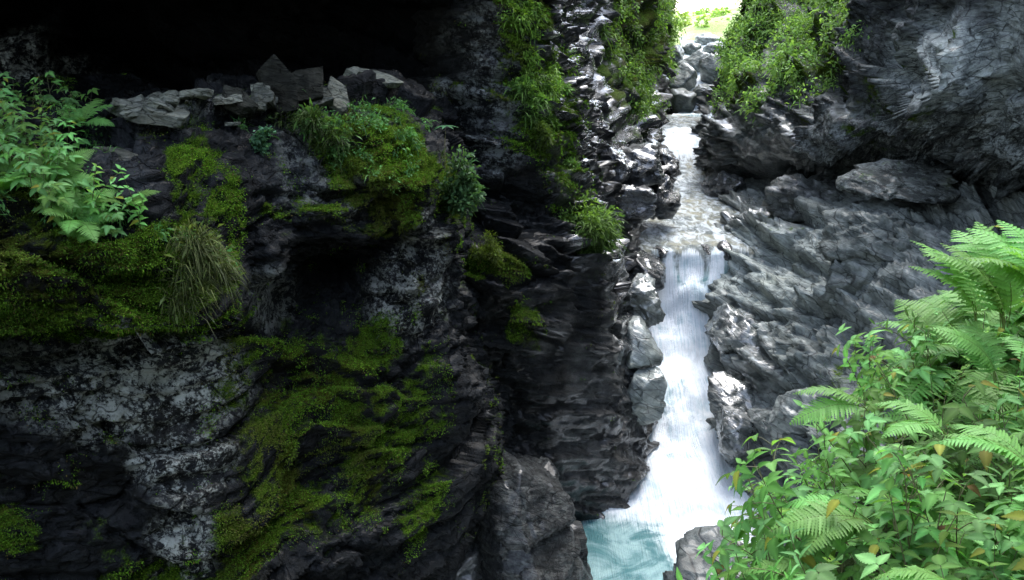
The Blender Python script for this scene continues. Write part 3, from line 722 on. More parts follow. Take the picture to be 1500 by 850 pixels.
wcol = k.mix(f2, wcol, k.mix(k.map(k.math('ADD', k.math('MULTIPLY', sw, 0.6), k.math('MULTIPLY', st, 0.5)), 0.36, 0.62), (0.44, 0.58, 0.63), (0.86, 0.90, 0.92)))  # bluish streaks paint the chute's soft shading into the foam
rg = k.math('ADD', 0.12, k.math('MULTIPLY', f2, 0.6))
bh = k.math('ADD', k.math('MULTIPLY', k.noise(uv.outputs[0], 1.6, 5, 0.65), 1.6), k.math('MULTIPLY', k.noise(wc, 6, 4, 0.6), 0.8))
pr = k.principled(Base_Color=wcol, Roughness=rg, Normal=k.bump(bh, 0.6, 0.10))
M_water = k.finish(pr)
me = mesh_from('stream', q, grid_faces(nu, nv, True), M_water, dict(foam=foam, upper=upper, flow=fl, cross=(p[:, 0])), smooth=True)
tag(link('stream', me), kind='structure')
# cascade between the boulders upstream
CAS = [(1000,1060,52,56),(1005,1045,66,49),(1004,1032,76,46.5),(1002,1030,92,43.5),(1006,1030,100,42),(1012,1040,112,40.5),(1016,1040,122,39.2),(1012,1030,138,38.2),(1006,1022,152,37.2),(1000,1026,166,36.2),(990,1036,172,35.0)]
g = flow_sheet('cascade', CAS, 0.03, None, ext=0.25)
nu2, nv2 = g.shape[:2]; p = g.reshape(-1, 3)
q = p.copy(); q[:, 2] += 0.5 * fbm(p * 0.9, 4, 15)
mid = g[nu2 // 2]; sl = np.concatenate([[0], np.cumsum(np.linalg.norm(np.diff(mid, axis=0), axis=1))])
me = mesh_from('cascade', q, grid_faces(nu2, nv2, True), M_water, dict(foam=np.clip(0.75 + fbm(p * 1.0, 3, 4) * 1.5, 0, 1), upper=np.zeros(len(p)), flow=np.tile(sl, nu2), cross=p[:, 0]), smooth=True)
tag(link('cascade', me), kind='structure')

# river bed / ground reaching the horizon, bright meadow slope upstream
k = NT('ground_earth'); co = k.coords('Object')
M_ground = k.finish(k.principled(Base_Color=k.mix(k.noise(co, 0.6, 6), (0.03, 0.03, 0.025), (0.09, 0.085, 0.07)), Roughness=0.9))
me = mesh_from('ground', [(-900, -900, -12), (900, -900, -12), (900, 900, -12), (-900, 900, -12)], [[0, 1, 2, 3]], M_ground)
tag(link('ground', me), kind='structure')
k = NT('meadow'); co = k.coords('Object')
mcol = k.mix(k.map(k.noise(co, 0.35, 6, 0.7), 0.35, 0.65), (0.24, 0.36, 0.08), (0.50, 0.58, 0.24))  # bleached greens: the glare of sunlight is painted into the meadow colour
M_meadow = k.finish(k.principled(Base_Color=mcol, Roughness=0.9, Normal=k.bump(k.noise(co, 3, 6, 0.7), 0.8, 0.3)))
hill = [[(x, y, z) for (y, z) in ((47, -3.2 + 0.10 * max(0, x - 12)), (52, -2.3 + 0.16 * max(0, x - 10)), (60, -1.6 + 0.2 * max(0, x - 9)), (75, -1.6 + 0.16 * max(0, x - 12)), (110, -2.4 + 0.1 * abs(x - 16)), (200, -4 + 0.1 * abs(x - 20)))] for x in (-10, 4, 9, 12, 15, 18, 22, 30, 50)]
g = sheet(hill, 0.06); a, b = g.shape[:2]; p = g.reshape(-1, 3)
p[:, 2] += 0.6 * fbm(p * 0.4, 4, 91)
tag(link('hill', mesh_from('hill', p, grid_faces(a, b), M_meadow, smooth=True)), kind='structure')

# near bank under the viewpoint
BK = net(
 [(1750,330,5.6),(1620,370,5.2),(1480,440,4.9),(1440,520,5.1),(1450,640,5.4),(1450,900,5.6),(1450,1500,5.6)],
 [(1850,420,4.6),(1600,480,4.3),(1385,560,4.05),(1345,620,4.2),(1340,760,4.5),(1350,1000,4.7),(1350,1800,4.6)],
 [(1900,520,3.8),(1600,620,3.6),(1310,690,3.5),(1265,740,3.6),(1250,860,3.9),(1260,1150,4.1),(1260,2200,4.0)],
 [(1900,640,3.1),(1550,740,3.05),(1240,800,3.05),(1180,850,3.15),(1160,960,3.4),(1170,1300,3.5),(1170,2600,3.4)],
 [(1900,800,2.5),(1500,860,2.5),(1200,930,2.6),(1140,980,2.7),(1110,1100,2.8),(1120,1500,2.9),(1120,3200,2.8)],
 [(1900,1100,1.9),(1450,1100,1.95),(1150,1120,2.1),(1070,1180,2.15),(1050,1300,2.2),(1060,1900,2.2),(1060,4200,2.1)],
)
BK = [c[:-1] + [tuple(np.array(c[-2]) + np.array((-0.2, 0.3, -5.0)))] for c in BK]
lastc = np.array(BK[-1])
BK.append([tuple(v) for v in lastc + np.array([0, -1.4, 0.15])]); BK.append([tuple(v) for v in lastc + np.array([-0.6, -3.5, 0.3])]); BK.append([tuple(v) for v in lastc + np.array([-2, -8, 0.3])])
BK = [[tuple(np.array(c[0]) + np.array([4.5, 0.8, 1.2]))] + c for c in BK]
k = NT('bank_soil'); co = k.coords('Object')
bc = k.mix(k.map(k.noise(co, 6, 6, 0.7), 0.35, 0.65), (0.018, 0.028, 0.008), (0.045, 0.07, 0.015))
M_bank = k.finish(k.principled(Base_Color=bc, Roughness=0.95, Normal=k.bump(k.noise(co, 18, 6, 0.7), 0.8, 0.05)))
g = sheet(BK, 0.10); a, b = g.shape[:2]; nb = -grid_normals(g); p = g.reshape(-1, 3)
p = p + nb.reshape(-1, 3) * (0.15 * fbm(p * 2, 4, 71))[:, None]
BANK = p.reshape(a, b, 3); BANKN = nb
tag(link('bank', mesh_from('bank', p, grid_faces(a, b, True), M_bank)), kind='structure')

# ------------------------------------------------------------------ foliage
def leaf_material(name, gloss=0.45, trans=0.35, hue=(1, 1, 1)):
    k = NT(name)
    oi = k.n('ShaderNodeObjectInfo')
    col = k.attr('col', 'Color')
    hv = k.n('ShaderNodeHueSaturation'); k.set(hv.inputs['Color'], col)
    k.set(hv.inputs['Hue'], k.math('ADD', 0.485, k.math('MULTIPLY', oi.outputs['Random'], 0.03)))
    k.set(hv.inputs['Value'], k.math('ADD', 0.75, k.math('MULTIPLY', oi.outputs['Random'], 0.5)))
    n = k.noise(k.coords('Object'), 30, 3)
    c = k.mix(k.map(n, 0.3, 0.8, 0, 0.18), hv.outputs[0], (0.03, 0.08, 0.015))
    pr = k.principled(Base_Color=c, Roughness=gloss)
    pr.inputs['Specular IOR Level'].default_value = 0.18
    tr = k.n('ShaderNodeBsdfTranslucent'); 
    k.set(tr.inputs['Color'], k.mix(1.0, c, (1.3, 1.35, 0.55, 1), 'MULTIPLY'))
    mx = k.n('ShaderNodeMixShader'); mx.inputs[0].default_value = trans
    k.t.links.new(pr.outputs[0], mx.inputs[1]); k.t.links.new(tr.outputs[0], mx.inputs[2])
    return k.finish(mx.outputs[0])
M_leaf = leaf_material('leaf', 0.62, 0.45); M_fern = leaf_material('fern_leaf', 0.5, 0.4); M_grass = leaf_material('grass_blade', 0.55, 0.35)
M_moss = leaf_material('moss_leaf', 0.9, 0.2)
k = NT('stem'); M_stem = k.finish(k.principled(Base_Color=k.mix(k.noise(k.coords('Object'), 9), (0.06, 0.10, 0.03), (0.14, 0.09, 0.05)), Roughness=0.6))

class MB:
    """collects leaf, strip and tube pieces"""
    def __init__(s): s.v = []; s.li = []; s.lt = []; s.c = []; s.n = 0
    def add(s, v, quads, col):
        v = np.asarray(v, float)
        s.v.append(v); s.c.append(np.broadcast_to(np.asarray(col, float), (len(v), 3)))
        for q in quads:
            s.li.extend([i + s.n for i in q]); s.lt.append(len(q))
        s.n += len(v)
    def build(s, name, mat, parent=None, smooth=True):
        me = s.mesh(name, mat, smooth)
        return link(name, me, parent)
    def mesh(s, name, mat, smooth=True):
        return mesh_from(name, np.concatenate(s.v), (s.li, s.lt), mat, smooth=smooth, cols=np.concatenate(s.c))
    def tube(s, pts, r0, r1, col, n=5):
        pts = np.asarray(pts, float); m = len(pts)
        V = []
        for i in range(m):
            t = pts[min(i + 1, m - 1)] - pts[max(i - 1, 0)]; t /= np.linalg.norm(t) + 1e-9
            a = np.cross(t, [0.3, 0.9, 0.2]); a /= np.linalg.norm(a); b = np.cross(t, a)
            r = r0 + (r1 - r0) * i / (m - 1)
            for j in range(n):
                w_ = 2 * math.pi * j / n; V.append(pts[i] + r * (math.cos(w_) * a + math.sin(w_) * b))
        Q = [(i * n + j, i * n + (j + 1) % n, (i + 1) * n + (j + 1) % n, (i + 1) * n + j) for i in range(m - 1) for j in range(n)]
        s.add(V, Q, col)

def basis(d, upv=(0, 0, 1)):
    d = np.asarray(d, float); d = d / np.linalg.norm(d)
    sd_ = np.cross(d, upv); nn_ = np.linalg.norm(sd_)
    sd_ = sd_ / nn_ if nn_ > 1e-4 else np.array([1.0, 0, 0])
    return d, sd_, np.cross(sd_, d)

def add_leaf(mb, base, d, L, W, col, r, teeth=7, droop=0.25, fold=0.25, wid=0.42, roll=0.0, tip=1.0):
    """serrated ovate leaf: five columns of points, midrib sunk, veins raised as ripples"""
    d, sd_, up = basis(d)
    if roll: sd_, up = sd_ * math.cos(roll) + up * math.sin(roll), up * math.cos(roll) - sd_ * math.sin(roll)
    n = teeth * 2 + 1
    V = []; col = np.asarray(col, float); CC = []
    u_ = r.uniform()
    if u_ < 0.03: col = np.array((0.30, 0.30, 0.05)) * r.uniform(0.6, 1.0)
    elif u_ < 0.04: col = np.array((0.16, 0.09, 0.035)) * r.uniform(0.7, 1.1)
    else: col = col * r.uniform(0.75, 1.2)
    curl = droop * r.uniform(0.6, 1.4)
    for i in range(n):
        t = i / (n - 1)
        w_ = W * 0.5 * (math.sin(math.pi * t ** 0.72) ** 0.9 if 0 < t < 1 else 0.0) * (1 - 0.35 * t * tip)
        w_e = w_ * (1.06 if i % 2 == 0 else 0.80)
        c = base + d * (L * t - (0.04 * L if i % 2 else 0) * 0) - up * (curl * L * t * t)
        rip = 0.025 * W * (1 if i % 2 else -1)
        for a, ww in ((-1, w_e), (-0.5, w_ * 0.5), (0, 0), (0.5, w_ * 0.5), (1, w_e)):
            h = abs(a) * fold * w_ - (0.10 * W * a * a * fold) + (rip if abs(a) == 0.5 else 0)
            V.append(c + sd_ * math.copysign(ww, a if a else 1) + up * h)
            CC.append(col * (1.25 if a == 0 else (1.0 if abs(a) == 0.5 else 0.92)))
    Q = [(i * 5 + j, i * 5 + j + 1, (i + 1) * 5 + j + 1, (i + 1) * 5 + j) for i in range(n - 1) for j in range(4)]
    mb.add(V, Q, CC)

GREENS = np.array([(0.19, 0.37, 0.085), (0.23, 0.43, 0.10), (0.16, 0.36, 0.10), (0.26, 0.45, 0.085), (0.20, 0.40, 0.14), (0.12, 0.27, 0.055)])
def green(r, k_=1.0):
    c = GREENS[r.integers(len(GREENS))] * r.uniform(0.6, 1.12) * k_
    return c

def frond_mesh(seed, L=0.6, pairs=24):
    r = np.random.default_rng(seed); mb = MB()
    def pt(s_): return np.array([L * (s_ * 0.95 - 0.12 * s_ * s_), 0.03 * L * math.sin(3 * s_ + seed), L * (0.42 * s_ - 0.62 * s_ * s_)])
    col0 = np.array((0.14, 0.30, 0.075)) * r.uniform(0.9, 1.15)
    ss = np.linspace(0, 1, 14)
    mb.tube([pt(a) for a in ss], 0.0035, 0.001, (0.14, 0.20, 0.05), 4)
    for i in range(pairs):
        s_ = 0.14 + 0.85 * (i / (pairs - 1)) ** 0.92
        c = pt(s_); tg = pt(min(s_ + 0.02, 1.0)) - pt(s_ - 0.02); tg, sd_, up = basis(tg)
        ln = L * 0.235 * (math.sin(math.pi * min(1, 0.20 + 0.80 * s_) ) ** 0.8 * 0.95 + 0.03) * r.uniform(0.92, 1.05)
        if s_ < 0.3: ln *= 0.75 + 0.8 * (s_ - 0.1)
        for sg in (-1, 1):
            d = sd_ * sg * 0.92 + tg * (0.34 + 0.1 * s_) + up * r.uniform(-0.08, 0.12)
            d, s2, u2 = basis(d, up)
            n = 15; V = []; CC = []
            hw = min(0.0105 + ln * 0.06, L * 0.028)
            cc = col0 * r.uniform(0.88, 1.12)
            dr = r.uniform(0.1, 0.3)
            for j in range(n):
                t = j / (n - 1)
                w_ = hw * (1 - t) ** 0.55 * (1.0 if j % 2 == 0 else 0.50) * (0.75 if t == 0 else 1)
                m = c + d * ln * t - u2 * (dr * ln * t * t)
                V += [m + s2 * w_ + d * 0.006 * (j % 2 == 0) + u2 * 0.15 * w_, m, m - s2 * w_ + d * 0.006 * (j % 2 == 0) + u2 * 0.15 * w_]
                CC += [cc, cc * 1.2, cc]
            Q = [(j * 3 + e, j * 3 + e + 1, (j + 1) * 3 + e + 1, (j + 1) * 3 + e) for j in range(n - 1) for e in (0, 1)]
            mb.add(V, Q, CC)
    return mb.mesh('frond', M_fern)

FRONDS = [frond_mesh(300 + i, 0.62 + 0.04 * (i % 3), 24 + i % 3) for i in range(5)]

def make_fern(seed, n, scale=1.0, spread=0.9):
    """fern: arching fronds round a crown"""
    r = np.random.default_rng(seed)
    root = empty('fern', (0, 0, 0))
    a0 = r.uniform(0, 6.28)
    for i in range(n):
        o = link('frond', FRONDS[r.integers(len(FRONDS))], root)
        a = a0 + 2 * math.pi * i / n + r.uniform(-0.25, 0.25)
        el = r.uniform(0.25, 0.95) * spread
        o.rotation_euler = (r.uniform(-0.25, 0.25), -el, a)
        k_ = scale * r.uniform(0.75, 1.1); o.scale = (k_, k_, k_)
    return root

def make_leafy(seed, kind, H=0.6):
    """leafy plant: stem + foliage. kinds: bramble (leaflets in threes and fives), herb (opposite pairs), willow (narrow leaves)"""
    r = np.random.default_rng(seed)
    root = empty('leafy_plant', (0, 0, 0))
    st_, fo_ = MB(), MB()
    stems = {'bramble': 2, 'herb': 3, 'willow': 3}[kind]
    for k_ in range(stems):
        az = r.uniform(0, 6.28); lean = r.uniform(0.05, 0.45); h = H * r.uniform(0.7, 1.1)
        b = np.array([r.normal() * 0.04, r.normal() * 0.04, -0.05])
        def sp(t): return b + np.array([math.cos(az), math.sin(az), 0]) * (lean * h * t * t) + np.array([0, 0, h * t])
        st_.tube([sp(t) for t in np.linspace(0, 1, 8)], 0.004, 0.0016, (0.1, 0.15, 0.05))
        if kind == 'bramble':
            nl = 8; kcol = green(r)
            for i in range(nl):
                t = 0.28 + 0.72 * i / (nl - 1); a = i * 2.4 + az
                el = 0.25 + 0.5 * t
                d = np.array([math.cos(a) * math.cos(el), math.sin(a) * math.cos(el), math.sin(el)])
                pl = h * r.uniform(0.16, 0.26) * (1.15 - 0.5 * t)
                e = sp(t) + d * pl
                st_.tube([sp(t), sp(t) + d * pl * 0.5 + np.array([0, 0, 0.01]), e], 0.0022, 0.0014, (0.12, 0.17, 0.06), 4)
                out = np.array([math.cos(a), math.sin(a), r.uniform(-0.25, 0.05)])
                _, sd_, _ = basis(out)
                sz = r.uniform(0.075, 0.105) * (1.1 - 0.35 * t)
                c = kcol * r.uniform(0.85, 1.15)
                add_leaf(fo_, e, out, sz * 1.15, sz * 0.78, c, r, 9, 0.30, 0.35)
                for sg in (-1, 1):
                    add_leaf(fo_, e - out * 0.01, out * 0.25 + sd_ * sg, sz * 0.95, sz * 0.62, c * r.uniform(0.9, 1.1), r, 9, 0.3, 0.3, roll=sg * 0.15)
                if i % 2 == 0:
                    for sg in (-1, 1):
                        add_leaf(fo_, e - d * pl * 0.45, out * 0.1 + sd_ * sg, sz * 0.75, sz * 0.5, c * r.uniform(0.9, 1.1), r, 8, 0.35, 0.3)
        elif kind == 'herb':
            nl = 7; kcol = green(r, 1.05)
            for i in range(nl):
                t = 0.25 + 0.75 * i / (nl - 1)
                for sg in (0, 1):
                    a = i * 1.571 + sg * math.pi + az + r.normal() * 0.15
                    out = np.array([math.cos(a), math.sin(a), r.uniform(0.1, 0.5) + 0.4 * (t > 0.9)])
                    sz = r.uniform(0.07, 0.10) * (1.1 - 0.45 * t)
                    add_leaf(fo_, sp(t), out, sz, sz * 0.55, kcol * r.uniform(0.85, 1.15), r, 8, 0.4, 0.3)
        else:
            nl = 16; kcol = green(r, 1.1)
            for i in range(nl):
                t = 0.2 + 0.8 * i / (nl - 1); a = i * 2.4 + az
                out = np.array([math.cos(a), math.sin(a), r.uniform(0.2, 0.6) + 0.6 * t * t])
                sz = r.uniform(0.09, 0.12) * (1.1 - 0.4 * t)
                add_leaf(fo_, sp(t), out, sz, sz * 0.26, kcol * r.uniform(0.85, 1.15), r, 5, 0.3, 0.4)
    st_.build('stem', M_stem, root); fo_.build('foliage', M_leaf, root)
    return root

def dup(root, loc, rot, sc_):
    r_ = root.copy(); C.objects.link(r_)
    for ch in root.children:
        c = ch.copy(); C.objects.link(c); c.parent = r_
    put(r_, loc, rot, sc_)
    return r_
def put(o, loc, rot, sc_):
    o.location = loc; o.rotation_euler = rot; o.scale = (sc_, sc_, sc_)

# prototypes are placed themselves the first time
PROTO = {}
USED = set()
def place(key, loc, rot, sc_, label, cat, group=None):
    kind, idx = key
    if key not in PROTO:
        PROTO[key] = make_fern(400 + idx, 5 + idx % 4) if kind == 'fern' else make_leafy(500 + idx, kind, 0.5 + 0.06 * (idx % 3))
        o = PROTO[key]; put(o, loc, rot, sc_)
    else:
        o = dup(PROTO[key], loc, rot, sc_)
    for a in ('group',):
        if a in o: del o[a]
    tag(o, label, cat, group)
    return o

def on_bank(u, v):
    i = u * (BANK.shape[0] - 1.01); j = v * (BANK.shape[1] - 1.01)
    return BANK[int(i), int(j)], BANKN[int(i), int(j)]

# dense cover of the near bank
r = np.random.default_rng(99)
A_, B_ = BANK.shape[:2]
cand = []
du = np.linalg.norm(np.cross(np.gradient(BANK, axis=0), np.gradient(BANK, axis=1)), axis=2)
bx, by = proj(BANK)
dist = np.linalg.norm(BANK, axis=2)
ok = (bx > 950) & (bx < 1900) & (by < 1500) & (BANK[..., 1] > 0.9) & (dist > 1.25) & (BANKN[..., 2] > 0.25)
prob = (du * ok).ravel() / dist.ravel() ** 0.8; prob /= prob.sum()
taken = []
LAB = {'fern': ('fern', 'arching bright green fern growing on the near bank at lower right', 'ferns on the near bank'),
       'bramble': ('leafy plant', 'leafy bramble with serrated leaflets on the near bank at lower right', 'brambles on the near bank'),
       'herb': ('leafy plant', 'herb with paired oval leaves on the near bank at lower right', 'paired-leaf herbs on the near bank'),
       'willow': ('leafy plant', 'upright herb with narrow leaves up its stem on the near bank', 'narrow-leaved herbs on the near bank')}
cnt = 0
for idx in r.choice(len(prob), 7000, p=prob):
    b = BANK.reshape(-1, 3)[idx]; n = BANKN.reshape(-1, 3)[idx]
    x, y = proj(b); dd = np.linalg.norm(b)
    if any((b[0] - t[0]) ** 2 + (b[1] - t[1]) ** 2 < (0.125 if dd > 2.2 else 0.15) ** 2 for t in taken): continue
    taken.append(b); cnt += 1
    if cnt > 330: break
    u_ = r.uniform()
    fernzone = (x > 1330 and y < 560) or u_ < 0.13
    kind = 'fern' if fernzone and r.uniform() < 0.75 else ('bramble' if u_ < 0.55 else ('herb' if u_ < 0.85 else 'willow'))
    sc_ = r.uniform(0.62, 1.08) * (0.85 if dd < 2 else 1.0)
    lean = np.array([n[0], n[1]]) * 0.55 + r.normal(size=2) * 0.15
    rot = (-lean[1], lean[0], 0)
    e = Matrix.Rotation(rot[1], 3, 'Y') @ Matrix.Rotation(rot[0], 3, 'X') @ Matrix.Rotation(r.uniform(0, 6.28), 3, 'Z')
    cat, lab, grp = LAB[kind]
    place((kind, int(r.integers(4))), tuple(b - n * 0.03), e.to_euler(), sc_, lab, cat, grp)

# ------------------------------------------------------------------ scattered cover
def blades(pts, nrm, r, length, width, cols, up=0.5, out=0.6, spread=0.5, sag=0.5, mode='blade'):
    """many small bent blades (or folded leaflets) as one vertex array"""
    n = len(pts)
    L = length * r.uniform(0.5, 1.3, n)[:, None]; W = width * r.uniform(0.7, 1.3, n)[:, None]
    d = nrm * out + np.array([0, 0, up]) + r.normal(size=(n, 3)) * spread
    d /= np.linalg.norm(d, axis=1, keepdims=True) + 1e-9
    s_ = np.cross(d, r.normal(size=(n, 3))); s_ /= np.linalg.norm(s_, axis=1, keepdims=True) + 1e-9
    g_ = np.array([0, 0, -1.0])
    p0 = pts; p1 = pts + d * L * 0.5 + g_ * L * sag * 0.18; p2 = pts + d * L * 0.95 + g_ * L * sag * 0.75
    if mode == 'blade':
        V = np.stack([p0 - s_ * W * .5, p0 + s_ * W * .5, p1 - s_ * W * .42, p1 + s_ * W * .42, p2], 1).reshape(-1, 3)
        k_ = np.arange(n)[:, None] * 5
        li = np.concatenate([k_ + np.array([[0, 1, 3, 2]]), k_ + np.array([[2, 3, 4]])], 1).ravel()
        lt = np.tile([4, 3], n); m = 5; sh = np.array([0.55, 0.55, 1, 1, 1.25])
    else:
        V = np.stack([p0, p1 - s_ * W * .5, p1 - g_ * 0 - np.cross(s_, d) * W * 0.12, p1 + s_ * W * .5, p2], 1).reshape(-1, 3)
        k_ = np.arange(n)[:, None] * 5
        li = np.concatenate([k_ + np.array([[0, 2, 1]]), k_ + np.array([[0, 3, 2]]), k_ + np.array([[1, 2, 4]]), k_ + np.array([[2, 3, 4]])], 1).ravel()
        lt = np.full(4 * n, 3); m = 5; sh = np.array([0.8, 0.95, 1.1, 0.95, 1.1])
    cc = (np.repeat(cols, m, 0).reshape(n, m, 3) * sh[None, :, None]).reshape(-1, 3)
    return V, li, lt, cc

def join(parts, name, mat):
    V, LI, LT, CC, o = [], [], [], [], 0
    for v, li, lt, c in parts:
        V.append(v); LI.append(li + o); LT.append(lt); CC.append(c); o += len(v)
    return mesh_from(name, np.concatenate(V), (np.concatenate(LI), np.concatenate(LT)), mat, cols=np.concatenate(CC))

def cols_mix(r, n, a, b, c=None, pc=0.15):
    t = r.uniform(size=n)[:, None]
    k_ = np.array(a) * (1 - t) + np.array(b) * t
    if c is not None:
        m = r.uniform(size=n) < pc; k_[m] = np.array(c) * r.uniform(0.7, 1.2, (m.sum(), 1))
    return k_ * r.uniform(0.75, 1.2, (n, 1))

def pick(sheet_name, n, r, weight):
    q, nn, px, py, am, nu, nv = EXEC[sheet_name]
    G = q.reshape(nu, nv, 3)
    ar = np.linalg.norm(np.cross(np.gradient(G, axis=0), np.gradient(G, axis=1)), axis=2).ravel()
    ins = (px > -60) & (px < 1560) & (py > -80) & (py < 930)
    w_ = ar * ins * weight(q, nn, px, py, am); w_ /= w_.sum()
    i = r.choice(len(q), n, p=w_)
    return q[i] + r.normal(size=(n, 3)) * 0.012, nn[i], px[i], py[i]

r = np.random.default_rng(5)
# moss as short dense leaflets
parts = []
for nm, n, ln, wd in (('left_cliff', 230000, 0.022, 0.0095), ('left_buttress', 50000, 0.036, 0.014)):
    clump = lambda q, nn, px, py, am: np.clip((am + fbm(q * 3.5, 4, 3) * 1.5 - 0.28) * 1.9, 0, 1) ** 1.7
    p_, n_, x_, y_ = pick(nm, n, r, clump)
    c = cols_mix(r, n, (0.035, 0.095, 0.008), (0.14, 0.27, 0.018), (0.11, 0.085, 0.028), 0.12)
    c *= (0.45 + 1.15 * np.clip(vnoise(p_ * 2.6, 12), 0, 1))[:, None]
    bw = np.clip((vnoise(p_ * 1.3, 14) - 0.55) * 3, 0, 0.7)[:, None]
    c = c * (1 - bw) + np.array((0.085, 0.075, 0.02)) * bw * (0.6 + 0.8 * r.uniform(size=(len(c), 1)))
    parts.append(blades(p_, n_, r, ln, wd, c, up=0.15, out=0.9, spread=0.45, sag=0.4, mode='leaf'))
tag(link('moss', join(parts, 'moss', M_moss)), kind='stuff')

# hanging grass and herbs that drape the far walls
def drape(name, sheet_name, n_clump, per, reg, ln, wd, rad, ca, cb, seed, leaf=0.5, sag=0.9):
    r = np.random.default_rng(seed)
    p_, n_, x_, y_ = pick(sheet_name, n_clump, r, lambda q, nn, px, py, am: blobs(px + fbm(q * 0.8, 3, 2) * 60, py + fbm(q * 0.8, 3, 4) * 60, reg))
    pp = np.repeat(p_, per, 0); nn = np.repeat(n_, per, 0)
    off = r.normal(size=(len(pp), 3)); off /= np.linalg.norm(off, axis=1, keepdims=True)
    rr = r.uniform(0, 1, (len(pp), 1)) ** 0.5 * np.repeat(rad * r.uniform(0.5, 1.3, (n_clump, 1)), per, 0)
    pos = pp + off * rr + nn * 0.4 * rr
    dirn = off * 0.7 + nn * 0.6
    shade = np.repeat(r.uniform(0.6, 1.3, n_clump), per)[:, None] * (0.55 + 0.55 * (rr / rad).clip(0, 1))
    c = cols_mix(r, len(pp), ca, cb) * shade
    m = r.uniform(size=len(pp)) < leaf
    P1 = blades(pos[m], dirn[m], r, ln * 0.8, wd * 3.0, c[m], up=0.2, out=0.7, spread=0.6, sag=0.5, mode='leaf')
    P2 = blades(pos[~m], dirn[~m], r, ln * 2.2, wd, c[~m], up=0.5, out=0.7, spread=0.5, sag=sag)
    o = link(name, join([P1, P2], name, M_grass)); tag(o, kind='stuff')
    return o
GA, GB = (0.07, 0.15, 0.035), (0.16, 0.27, 0.06)
drape('grass', 'right_cliff', 620, 200, [(1135,60,90,85,1.0),(1200,30,60,60,1.0),(1075,40,40,60,1.0),(1180,110,50,45,.7),(1085,120,35,35,.9)], 0.12, 0.026, 0.5, (0.15, 0.30, 0.07), (0.30, 0.47, 0.14), 31, 0.6, 0.6)
drape('grass', 'gorge_wall', 200, 110, [(905,40,22,60,.9),(930,110,22,40,1.),(945,155,14,20,1.),(965,30,22,60,.9),(972,95,10,30,.7)], 0.12, 0.024, 0.34, (0.11, 0.24, 0.05), (0.24, 0.40, 0.09), 32, 0.6, 1.0)
drape('grass', 'left_buttress', 60, 120, [(770,20,25,40,.8),(785,105,30,30,.8),(800,185,25,12,.8)], 0.08, 0.012, 0.16, (0.07, 0.16, 0.025), (0.2, 0.33, 0.05), 33, 0.65)
drape('ground_plants', 'left_cliff', 170, 60, [(50,240,100,60,.9),(20,300,60,60,.6),(150,190,60,20,.5),(160,320,70,30,.7),(540,215,60,55,.8),(460,175,60,22,.9),(250,380,60,30,.6),(360,190,30,16,.7),(60,200,80,30,.9)], 0.07, 0.008, 0.10, (0.06, 0.17, 0.055), (0.16, 0.34, 0.10), 34, 0.7)

# ------------------------------------------------------------------ tufts and single plants on the left side
def tuft(name, sheet_name, px, py, rad, n_grass, n_leaf, ln, wd, label, cat, seed, ca=(0.08, 0.19, 0.04), cb=(0.22, 0.40, 0.09), sag=0.8):
    r = np.random.default_rng(seed)
    b, n = on_sheet(sheet_name, px, py)
    rl = np.random.default_rng(seed + 5000)
    root = empty(name, tuple(b)); tag(root, label, cat)
    tocam = -b / np.linalg.norm(b)
    n = n * 0.5 + tocam * 0.4 + np.array([0, 0, 0.4]); n /= np.linalg.norm(n)
    for part, cnt_, mode in (('blades', n_grass, 'blade'), ('foliage', n_leaf, 'leaf')):
        if not cnt_: continue
        rl = np.random.default_rng(seed + 5000)
        off = r.normal(size=(cnt_, 3)); off /= np.linalg.norm(off, axis=1, keepdims=True)
        rr = r.uniform(0, 1, (cnt_, 1)) ** 0.6 * rad
        lob = rl.normal(size=(8, 3)) * rad * np.array([0.42, 0.3, 0.42]); lob[:, 2] -= 0.15 * rad + 0.4 * np.abs(lob[:, 0])
        sz = rl.uniform(0.3, 0.75, 8)
        li_ = r.integers(0, 8, cnt_)
        pos = off * rr * sz[li_][:, None] * (0.6 if mode == 'blade' else 0.9) + lob[li_] + n * rad * 0.45
        d = off * 0.8 + n * 0.7
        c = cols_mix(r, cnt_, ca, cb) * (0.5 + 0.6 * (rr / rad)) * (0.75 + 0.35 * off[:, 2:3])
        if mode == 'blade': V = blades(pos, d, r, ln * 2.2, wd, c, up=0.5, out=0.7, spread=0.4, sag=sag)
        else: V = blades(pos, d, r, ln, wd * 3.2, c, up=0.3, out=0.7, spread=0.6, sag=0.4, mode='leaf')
        link(part, join([V], part, M_grass), root)
    return root
tuft('grass_tuft', 'left_buttress', 840, 312, 0.56, 2200, 2600, 0.13, 0.011, 'round bright green tuft of grass and herbs on the cliff edge left of the stream', 'grass tuft', 1)
tuft('grass_tuft', 'left_buttress', 775, 125, 0.36, 1100, 900, 0.12, 0.011, 'upper green tuft growing on a ledge of the dark cliff', 'grass tuft', 2)
tuft('grass_tuft', 'left_buttress', 815, 128, 0.20, 500, 400, 0.10, 0.010, 'smaller tuft just right of the upper green tuft', 'grass tuft', 3)
tuft('grass_tuft', 'left_buttress', 792, 192, 0.22, 700, 300, 0.08, 0.009, 'low olive cushion of grass between the upper tuft and the round tuft', 'grass tuft', 4, (0.06, 0.10, 0.02), (0.13, 0.19, 0.03))
tuft('grass_tuft', 'left_buttress', 835, 240, 0.12, 300, 150, 0.08, 0.010, 'tiny green tuft above the round tuft', 'grass tuft', 5)
tuft('leafy_tuft', 'left_cliff', 668, 288, 0.34, 500, 1300, 0.08, 0.014, 'leafy blue-green clump hanging over the corner of the mossy ledge', 'herb clump', 6, (0.05, 0.13, 0.055), (0.13, 0.25, 0.10))
